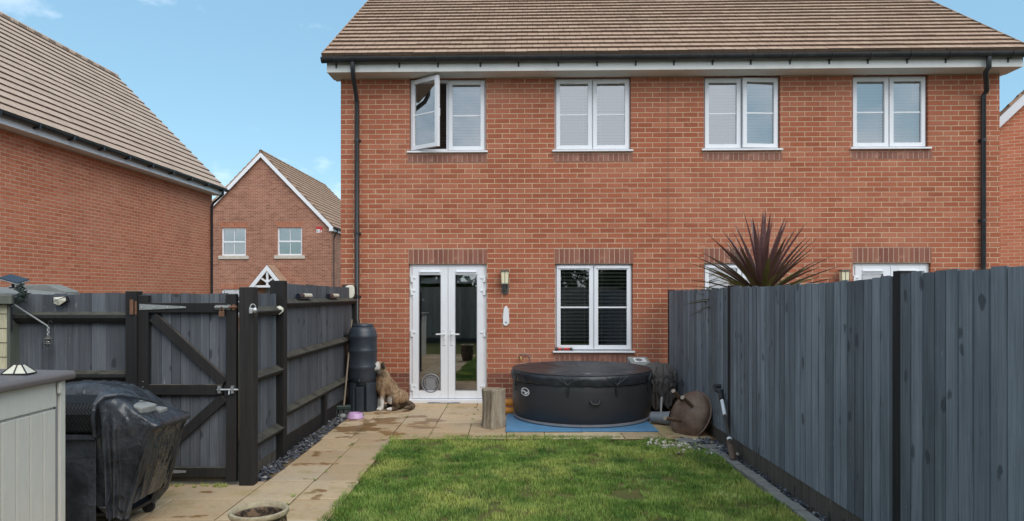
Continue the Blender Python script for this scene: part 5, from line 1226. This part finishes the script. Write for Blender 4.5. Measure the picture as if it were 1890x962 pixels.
def pyramid_light(name, label, loc, rz, s=.06, hgt=.05, rot=None):
    o = thing(name, label, 'solar light', loc, rz, rot=rot)
    mb = MB(); mb.box(-s * 1.05, s * 1.05, -s * .75, s * .75, 0, .008); mb.build('base', M['blackp'], o)
    mb = MB(); b_ = [(-s, -s * .7, .008), (s, -s * .7, .008), (s, s * .7, .008), (-s, s * .7, .008)]; t_ = [(-s * .35, -s * .22, hgt), (s * .35, -s * .22, hgt), (s * .35, s * .22, hgt), (-s * .35, s * .22, hgt)]
    mb.add(b_ + t_, [(0, 1, 5, 4), (1, 2, 6, 5), (2, 3, 7, 6), (3, 0, 4, 7), (4, 5, 6, 7)]); mb.build('lens', M['offwhite'], o)
    mb = MB()
    for p, q in zip(b_, t_): mb.bar(p, q, .006, .006, (0, 0, 1))
    mb.bar((0, -s * .72, .009), (0, -s * .24, hgt + .001), .006, .006, (0, -1, 1)); mb.box(-s * .36, s * .36, -s * .23, s * .23, hgt, hgt + .004); mb.build('frame', M['blackp'], o); return o
lt = at(35, 695, 4.0); pyramid_light('solar_light', 'small pyramid solar light with cream panes sitting on the storage box lid', (lt.x, lt.y, BH + .058), R(6), .068, .055)

sh = thing('garden_shed', 'cream painted timber shed with grey roof edge at the far left', 'shed', (at(22, 545, 5.8).x, 5.8, 0))
mb = MB(); rs = random.Random(4); z = 0.0
while z < 1.53:
    zt = min(z + .122, 1.545); mb.add([(-1.6, -.012, z), (-.03, -.012, z), (-.03, -.004, zt - .006), (-1.6, -.004, zt - .006), (-1.6, .01, z), (-.03, .01, z), (-.03, .01, zt), (-1.6, .01, zt)],
        [(0, 1, 2, 3), (0, 4, 5, 1), (1, 5, 6, 2), (3, 2, 6, 7), (0, 3, 7, 4), (4, 7, 6, 5)], rs.random()); z = zt
mb.build('cladding', M['shed_cream'], sh)
mb = MB(); mb.box(-1.6, -.031, .011, .8, 0, 1.545); mb.box(-.029, .0, -.02, .80, 0, 1.545, r=.3); mb.build('wall', M['shed_trim'], sh, bevel=.003)
mb = MB(); mb.prism([(-1.75, 1.80), (.05, 1.625), (.05, 1.60), (-1.75, 1.775)], -.07, .86, 'y'); mb.build('roof', M['felt'], sh)
mb = MB(); mb.box(-1.7, .052, -.075, -.045, 1.547, 1.618); mb.prism([(-1.7, 1.768), (.04, 1.6), (.0, 1.546), (-1.6, 1.546)], -.044, .8, 'y'); mb.build('fascia', M['shed_trim'], sh, bevel=.003)
pv = thing('solar_charger', 'small dark solar panel on a stub bracket on the cream shed roof', 'solar panel', at(26, 525, 5.74))
mb = MB(); mb.obox((0, 0, .045), (.165, .13, .012), (R(16), R(16), 0)); mb.build('panel', M['pvpanel'], pv, bevel=.002)
mb = MB(); mb.obox((0, 0, .037), (.175, .14, .010), (R(16), R(16), 0)); mb.build('frame', M['galv'], pv, bevel=.002)
mb = MB(); mb.tube([(-.01, 0, -.03), (-.005, 0, .03)], .011, 8); mb.box(-.03, .02, -.02, .02, -.035, -.025); mb.build('bracket', M['blackp'], pv)
mb = MB(); rs = random.Random(6); c0 = at(40, 540, 5.70) ; pts = []
for k in range(90): f = k / 89; pts.append(c0 + Vector((.035 * math.sin(k * 1.7) + .03 * (f - .5) + rs.gauss(0, .008), -.02 * math.cos(k * 1.1), .055 - .11 * f + .03 * math.sin(k * .9))))
mb.tube(pts, .0045, 5); tag(mb.build('light_cable', M['cable'], smooth=60), 'tangle of dark green light cable hanging off the shed roof corner', 'cable')
hb = thing('wall_bracket', 'black metal bracket arm reaching from the cream shed towards the fence', 'bracket', at(25, 585, 5.77))
def hbp(px, py): return at(px, py, 5.77) - at(25, 585, 5.77)
mb = MB(); mb.bar(hbp(21, 560), hbp(21, 610), .012, .012, (0, 1, 0)); mb.build('back_plate', M['blackp'], hb)
mb = MB(); mb.tube([hbp(22, 600.5), hbp(82, 601.5)], .004, 6); mb.build('lower_arm', M['blackp'], hb)
mb = MB(); mb.tube([hbp(22, 566), hbp(26, 562), hbp(88, 602)], .0065, 8); mb.build('upper_arm', M['galv'], hb)
mb = MB(); mb.tube([hbp(93 + 4 * math.cos(t * .42), 597 + 4 * math.sin(t * .42)) for t in range(15)], .004, 6); mb.build('hook', M['blackp'], hb)
hl = thing('hanging_lantern', 'small dark metal lantern hanging from the bracket arm', 'lantern', at(89, 632, 5.77))
mb = MB()
for k in range(6): a = k * math.pi / 3; mb.tube([(.0, .0, .055), (.03 * math.cos(a), .03 * math.sin(a), .03), (.03 * math.cos(a), .03 * math.sin(a), -.015), (.012 * math.cos(a), .012 * math.sin(a), -.035)], .0035, 5)
mb.lathe([(.031, -.015), (.033, -.01), (.031, -.005)], 16); mb.lathe([(.033, .024), (.036, .03), (.012, .052), (.0, .055)], 16); mb.build('cage', M['pewter'], hl, smooth=40)
mb = MB(); mb.ball((0, 0, .0), (.02, .02, .022)); mb.build('globe', M['glass_far'], hl, smooth=180)
mb = MB(); zc = .06
for k in range(5): mb.tube([(.008 * math.cos(q * .7) * (1 if k % 2 else .2), .008 * math.cos(q * .7) * (.2 if k % 2 else 1), zc + k * .018 + .011 * math.sin(q * .7)) for q in range(10)], .0028, 5)
mb.build('chain', M['chrome'], hl, smooth=60)

# neighbour's low felt roof showing over the back fence
ns = thing('lean_to', 'low grey felt roofed lean to behind the dark fence near the shed', 'outbuilding', (at(105, 545, 7.6).x, 7.5, 0))
mb = MB(); mb.box(-.62, .12, 0, .18, 0, 1.60); mb.build('wall', M['shed_trim'], ns)
mb = MB(); mb.prism([(-.75, 1.62), (-.38, 1.735), (-.02, 1.74), (.19, 1.66), (.19, 1.60), (-.75, 1.60)], -.04, .2, 'y'); mb.build('roof', M['felt'], ns, bevel=.01)

# small lights on the left fences
o = thing('solar_light', 'diamond shaped black and cream solar light high on the fence beside the shed', 'solar light', at(112, 555, GY_ - .02))
mb = MB(); mb.prism([(-.062, .035), (.055, .04), (.066, -.005), (-.005, -.05), (-.055, -.025)], -.02, .02, 'y'); mb.build('body', M['blackp'], o, bevel=.004)
mb = MB(); mb.add([(-.045, -.021, -.012), (.0, -.045, .008), (-.002, -.024, -.041), (-.046, -.021, -.022)], [(0, 1, 2, 3)]); mb.add([(.002, -.045, .010), (.056, -.022, .026), (.058, -.022, -.002), (.002, -.024, -.041)], [(0, 1, 2, 3)]); mb.add([(-.05, -.021, .028), (.05, -.021, .033), (.0, -.046, .012), (-.046, -.021, -.008)], [(0, 1, 2, 3)]); mb.build('lens', M['offwhite'], o, fix=False)
def rail_light(px, Y, label):
    p = at(px, 552, Y); o = thing('solar_light', label, 'solar light', (-2.30 - .0079 * Y + .055, Y, 1.585), R(90.4), 'tube lights on the fence rail')
    mb = MB(); mb.tube([(-.08, 0, .03), (.22, 0, .03)], .024, 14); mb.build('lens', M['offwhite'], o, smooth=40, bevel=.004)
    mb = MB(); mb.tube([(-.25, 0, .03), (-.081, 0, .03)], .0245, 14); mb.box(-.25, .20, -.02, .02, -.002, .006); mb.build('cap', M['pvpanel'], o, smooth=40); return o
rail_light(550, 7.6, 'cream tube light on the top fence rail, the one nearer the gate')
rail_light(605, 8.85, 'white tube light on the top fence rail, the one nearer the house')
o = thing('solar_light', 'cream wedge shaped solar light fixed to the tall black fence post', 'solar light', at(514, 571, 6.72), R(30))
mb = MB(); mb.box(-.02, .03, -.012, .03, -.045, .03); mb.build('back', M['blackp'], o, bevel=.004)
mb = MB(); mb.add([(-.03, -.013, -.02), (.0, -.05, .0), (.0, -.03, -.055), (-.03, -.013, -.04)], [(0, 1, 2, 3)]); mb.add([(.0, -.05, .0), (.045, -.013, .012), (.045, -.013, -.02), (.0, -.03, -.055)], [(0, 1, 2, 3)]); mb.add([(-.03, -.013, -.02), (.0, -.05, .0), (.045, -.013, .012), (.01, -.013, .035), (-.03, -.013, .02)], [(0, 1, 2, 3, 4)]); mb.build('lens', M['offwhite'], o, fix=False)
o = thing('flood_light', 'rounded cream flood light on top of the fence end post by the house', 'flood light', at(643.5, 539, 10.0), R(35))
mb = MB(); mb.prism([(.075 * math.copysign(abs(math.cos(t)) ** .7, math.cos(t)), .10 * math.copysign(abs(math.sin(t)) ** .7, math.sin(t)) + .012 * math.cos(t)) for t in [k * math.pi / 12 for k in range(24)]], -.06, .0, 'y'); mb.build('lens', M['offwhite'], o, bevel=.018, seg=3)
mb = MB(); mb.box(-.08, .07, .001, .05, -.10, .105); mb.build('housing', M['blackp'], o, bevel=.01)
o = thing('combination_lock', 'cluster of chromed combination padlock hanging on the worn gate post', 'padlock', at(466, 571, 5.76), R(25))
mb = MB(); mb.box(-.028, .0, -.02, .012, -.035, .012); mb.ball((.018, -.01, -.008), (.022, .02, .024)); mb.build('body', M['chrome'], o, bevel=.004)
mb = MB(); mb.tube([(-.02 + .028 * (1 - math.cos(k * .35)) * .8, -.004, .012 + .032 * math.sin(k * .35)) for k in range(10)], .0045, 6); mb.build('shackle', M['chrome'], o, smooth=60)
o = thing('white_cup', 'small white lidded cup left on the low fence top by the gate post', 'cup', (at(470, 541, 6.0).x, 6.0, 1.637))
mb = MB(); mb.lathe([(.02, 0), (.022, .0), (.024, .02), (.026, .02), (.026, .027), (0, .029)], 20); mb.build('cup', M['white'], o, smooth=40)

# barbecue under a tarp
bq = thing('covered_barbecue', 'barbecue wrapped in a creased black cover beside the storage box', 'barbecue', (-2.86, 4.92, 0))
def prof_at(z):
    """right, left, front, back extents of the cover at height z"""
    key = [(.10, .20, -.40, -.22, .20), (.22, .24, -.41, -.24, .21), (.38, .30, -.42, -.26, .22), (.52, .36, -.42, -.275, .24), (.64, .41, -.42, -.285, .25), (.715, .45, -.41, -.29, .25), (.745, .445, -.40, -.28, .245), (.775, .36, -.38, -.25, .23), (.82, .26, -.36, -.22, .21), (.88, .17, -.34, -.16, .17), (.925, .05, -.28, -.08, .10)]
    for a, b in zip(key, key[1:]):
        if z <= b[0]:
            f = max(0, (z - a[0]) / (b[0] - a[0])); return [p + (q - p) * f for p, q in zip(a[1:], b[1:])]
    return list(key[-1][1:])
def cover_pt(u, v):
    z = .10 + .825 * v; r_, l_, f_, b_ = prof_at(z); t = 2 * math.pi * u; c_, s_ = math.cos(t), math.sin(t)
    cx, cy, rx, ry = (r_ + l_) / 2, (f_ + b_) / 2, (r_ - l_) / 2, (b_ - f_) / 2; e = .42
    x = cx + rx * math.copysign(abs(c_) ** e, c_); y = cy + ry * math.copysign(abs(s_) ** e, s_)
    low = max(0, 1 - v) ; mid = math.exp(-((v - .35) / .35) ** 2)
    diag = z * 9 + x * 10                                       # pulled folds running from shelf corner down to the left
    fo = .055 * mid * (abs(math.sin(diag * .42 + t * 3.1)) ** .8 - .5) + .034 * low * (abs(math.sin(t * 6 + z * 7)) ** .8 - .5) + .010 * (mnoise.ridged_multi_fractal(Vector((x * 2.6 + z * 1.2, y * 2.6, z * 2.0 - x)), .9, 2.0, 2, 1.0, 2.0) - 1.0) + .004 * (mnoise.ridged_multi_fractal(Vector((x * 8, y * 8, z * 7)), .9, 2.0, 2, 1.0, 2.0) - 1.0)
    n_ = Vector((c_, s_, 0)); return (x + n_.x * fo, y + n_.y * fo, z + .012 * fbm(x * 7, y * 7, 4) + .05 * max(0, .1 - v) * math.sin(t * 5))
def drape(frames=46):
    """let a sheet fall over the hood and side shelf, then tuck its lower edge in under the cart"""
    cb = MB(); cb.box(-.62, .17, -.27, .17, .0, .90); cb.box(.17, .435, -.25, .22, .60, .735); cb.box(.17, .30, -.25, .2, .6, .80)
    col = cb.build('drape_form', M['blackp'], None, bevel=.03, seg=3); col.modifiers.new('hit', 'COLLISION'); col.collision.thickness_outer = .012; col.collision.cloth_friction = 18
    sb = MB(); nx_, ny_ = 62, 112
    sb.grid(lambda u, v: (.045 + 1.02 * u, -1.02 + 1.9 * v, .965 + .004 * fbm(u * 9, v * 16, 1) - .03 * u), nx_, ny_)
    cl = sb.build('drape_sheet', M['tarp'], None); vg = cl.vertex_groups.new(name='pin')
    vg.add([k for k, p in enumerate(sb.v) if p[0] < .06 and -.25 < p[1] < .15], 1.0, 'REPLACE')
    cm = cl.modifiers.new('cloth', 'CLOTH'); st = cm.settings; st.quality = 7; st.mass = .25; st.tension_stiffness = 22; st.compression_stiffness = 22; st.shear_stiffness = 8; st.bending_stiffness = .25; st.air_damping = 1.5; st.vertex_group_mass = 'pin'
    cm.collision_settings.distance_min = .010; cm.collision_settings.collision_quality = 3; cm.collision_settings.use_self_collision = False
    cm.point_cache.frame_start = 1; cm.point_cache.frame_end = frames
    for f in range(1, frames + 1): S.frame_set(f)
    ev = cl.evaluated_get(bpy.context.evaluated_depsgraph_get()); me = ev.to_mesh(); pts = [v.co.copy() for v in me.vertices]; fc = [tuple(p.vertices) for p in me.polygons]; ev.to_mesh_clear()
    S.frame_set(1); bpy.data.objects.remove(cl); bpy.data.objects.remove(col)
    return pts, fc
try:
    pts, fcs = drape(); mb = MB(); out = []
    for p in pts:
        x, y, z = p; r_, l_, f_, b_ = prof_at(max(.1, min(z, .7)))
        k = max(0, min(1, (.70 - z) / .6))
        if x > .1: x = .1 + (x - .1) * ((r_ - .1) / .38 if z < .7 else 1)
        y = y * (1 - .22 * k) ; z = max(z, .075 + .02 * abs(math.sin(x * 40 + y * 30)))
        out.append((x, y, z))
    mb.add(out, fcs); o = mb.build('cover', M['tarp'], bq, smooth=80); sm_ = o.modifiers.new('fine', 'SUBSURF'); sm_.levels = sm_.render_levels = 1
except Exception as ex:
    print('drape failed', ex)
    mb = MB(); mb.grid(cover_pt, 240, 110, close=True); lastr = list(range(len(mb.v) - 240, len(mb.v))); mb.f.append(tuple(lastr))
    o = mb.build('cover', M['tarp'], bq, smooth=75); o.modifiers.new('thick', 'SOLIDIFY').thickness = .004
N = NT('quilted_black_panel'); P = N.obj(); x, y, z = N.sep(P)
zig = N.math('PINGPONG', N.math('ADD', z, N.math('MULTIPLY', N.noise(P, 7, 2), .03)), .03); wv = N.math('SINE', N.math('MULTIPLY', N.math('ADD', N.math('ADD', x, y), N.math('MULTIPLY', zig, .9)), 260.0))
N.bump(wv, .4, .006); M['quilt'] = N.fin(N.mix(N.rng(wv, -1, 1), (.006, .006, .007, 1), (.012, .012, .013, 1)), .6, spec=.3)
mb = MB(); mb.prism([(-.33, .685), (-.345, .82), (-.30, .89), (-.21, .925), (-.1, .92), (-.1, .685)], -.62, .055, 'x'); mb.build('hood', M['quilt'], bq, bevel=.025, seg=3)
mb = MB(); mb.box(-.64, .06, -.345, -.10, .65, .68); mb.box(-.64, .05, -.312, -.306, .08, .649); mb.build('front_panel', M['tarp'], bq, bevel=.006)
mb = MB(); pts = [(.062, -.345, .67), (.058, -.36, .80), (.065, -.345, .89), (.10, -.30, .935), (.17, -.22, .935), (.25, -.12, .895), (.31, .0, .845)]
mb.tube(pts, [.012, .013, .014, .015, .014, .012, .008], 10); mb.build('hem', M['tarp'], bq, smooth=60)
mb = MB(); mb.box(-.42, .20, -.20, .20, .09, .115); mb.build('bottom_shelf', M['blackp'], bq, bevel=.005)
for x in (-.38, .15):
    for y in (-.17, .17): mb = MB(); mb.tube([(x, y, .10), (x, y, .055)], .014, 8); mb.lathe([(.012, -.014), (.045, -.012), (.048, 0), (.045, .012), (.012, .014)], 20); mb.v = mb.v[:16] + [(x + a, y + c_, .048 + b) for a, b, c_ in mb.v[16:]]; mb.build('caster', M['blackp'], bq, smooth=40)
mb = MB(); mb.grid(lambda u, v: (-.08 + .26 * u, -.25 + .12 * v + .02 * math.sin(u * 9), .135 + .05 * abs(fbm(u * 7, v * 6, 2)) + .03 * math.sin(v * 5 + u * 3)), 26, 14); o = mb.build('cover_tail', M['tarp'], bq, smooth=75); o.modifiers.new('thick', 'SOLIDIFY').thickness = .004
for k, (px, py, Y, sz, rt, lb) in enumerate(((268, 765, 4.84, (.19, .14, .055), (R(3), R(9), R(-18)), 'larger pale stone block weighing down the barbecue cover'), (303, 770, 4.95, (.10, .09, .035), (R(2), R(6), R(-8)), 'smaller pale stone piece at the outer corner of the barbecue cover'))):
    o = MB().obox((0, 0, 0), sz).build('stone_block', M['stoneblock'], loc=at(px, py, Y) + Vector((-.02, -.05, .062)), rot=rt, bevel=.012, seg=3); tag(o, lb, 'stone block', 'stones on the barbecue cover')
tb = MB(); tb.grid(lambda u, v: (-.55 + 1.1 * u - .05 * v, .26 * (2 * v - 1) * (1 - .2 * u), .02 + (.85 + .09 * (1 - (2 * u - 1) ** 2) - .06 * (1 - u)) * (1 - abs(2 * v - 1) ** 5) * (1 - abs(2 * u - 1) ** 9) + .02 * (mnoise.ridged_multi_fractal(Vector((u * 5, v * 4, 3)), .9, 2.0, 2, 1.0, 2.0) - 1.0)), 70, 40)
o = tb.build('tarpaulin', M['tarp'], loc=(-3.38, 5.44, 0), smooth=75); tag(o, 'shiny black tarpaulin heaped over something low behind the barbecue', 'tarpaulin')

N = NT('glazed_pot'); P = N.obj(); x, y, z = N.sep(P); a = N.noise(P, 24, 5, .7); b = N.noise(P, 5, 4)
rimm = N.rng(z, .375, .385); body = N.mix(N.rng(a, .46, .58), sr(56, 48, 42), sr(128, 104, 82)); c = N.mix(rimm, body, N.mix(N.rng(a, .4, .7), sr(178, 164, 134), sr(142, 126, 100)))
N.bump(a, .5, .006); M['potglaze'] = N.fin(c, .5)
ptp = at(478, 943, 3.86); pt_ = thing('glazed_pot', 'round brown patterned plant pot with a buff rim on the path in front', 'pot', (ptp.x, ptp.y, .003), rot=(0, 0, .4))
mb = MB(); mb.lathe([(.10, 0), (.115, .01), (.14, .12), (.155, .26), (.15, .345), (.146, .37), (.158, .378), (.164, .392), (.160, .405), (.146, .408), (.137, .40), (.134, .36), (.138, .26), (.12, .20)], 56); mb.build('pot', M['potglaze'], pt_, smooth=50)
mb = MB(); mb.lathe([(.137, .27), (.07, .275), (0, .272)], 40); mb.build('compost', M['interior_pot'], pt_, smooth=60)

# trees beyond the far fence, seen only as reflections in the glass
N = NT('dark_leaf'); r_ = N.attr(); M['leafy'] = N.fin(N.ramp(r_, [(0, sr(42, 60, 28)), (.5, sr(70, 92, 42)), (1, sr(106, 124, 62))]), .6)
for k, (x, y, hh, wd, lb) in enumerate(((-4.0, -6.4, 5.0, 2.3, 'leafy tree beyond the far fence, at its left end'), (-.4, -7.0, 5.4, 2.6, 'leafy tree beyond the far fence, the tallest and middle one'), (3.2, -6.2, 4.9, 2.3, 'leafy tree beyond the far fence, at its right end'))):
    o = thing('tree', lb, 'tree', (x, y, -.09), group='trees mirrored in the window glass'); rs = random.Random(50 + k)
    mb = MB(); mb.tube([(0, 0, 0), (.05, .02, hh * .35), (-.04, 0, hh * .75)], [.13, .10, .04], 10)
    for q in range(5): a_ = q * 1.3; mb.tube([(0, 0, hh * (.3 + .08 * q)), (math.cos(a_) * wd * .55, math.sin(a_) * wd * .55, hh * (.45 + .09 * q))], [.05, .02], 6)
    mb.build('trunk', M['bark'], o, smooth=60); mb = MB(); cl = [(rs.gauss(0, wd * .42), rs.gauss(0, wd * .4), hh * rs.uniform(.22, .92), rs.uniform(.4, .8)) for _ in range(46)]
    for q in range(7000):
        cx_, cy_, cz_, cr2 = rs.choice(cl); v_ = Vector((rs.gauss(0, 1), rs.gauss(0, 1), rs.gauss(0, 1))).normalized() * cr2 * rs.random() ** .4
        p = Vector((cx_, cy_, cz_)) + v_; e1 = Vector((rs.gauss(0, 1), rs.gauss(0, 1), rs.gauss(0, 1))).normalized() * .11; e2 = e1.orthogonal().normalized() * .07
        mb.add([p - e1, p + e2, p + e1, p - e2], [(0, 1, 2, 3)], rs.random())
    mb.build('crown', M['leafy'], o, fix=False)
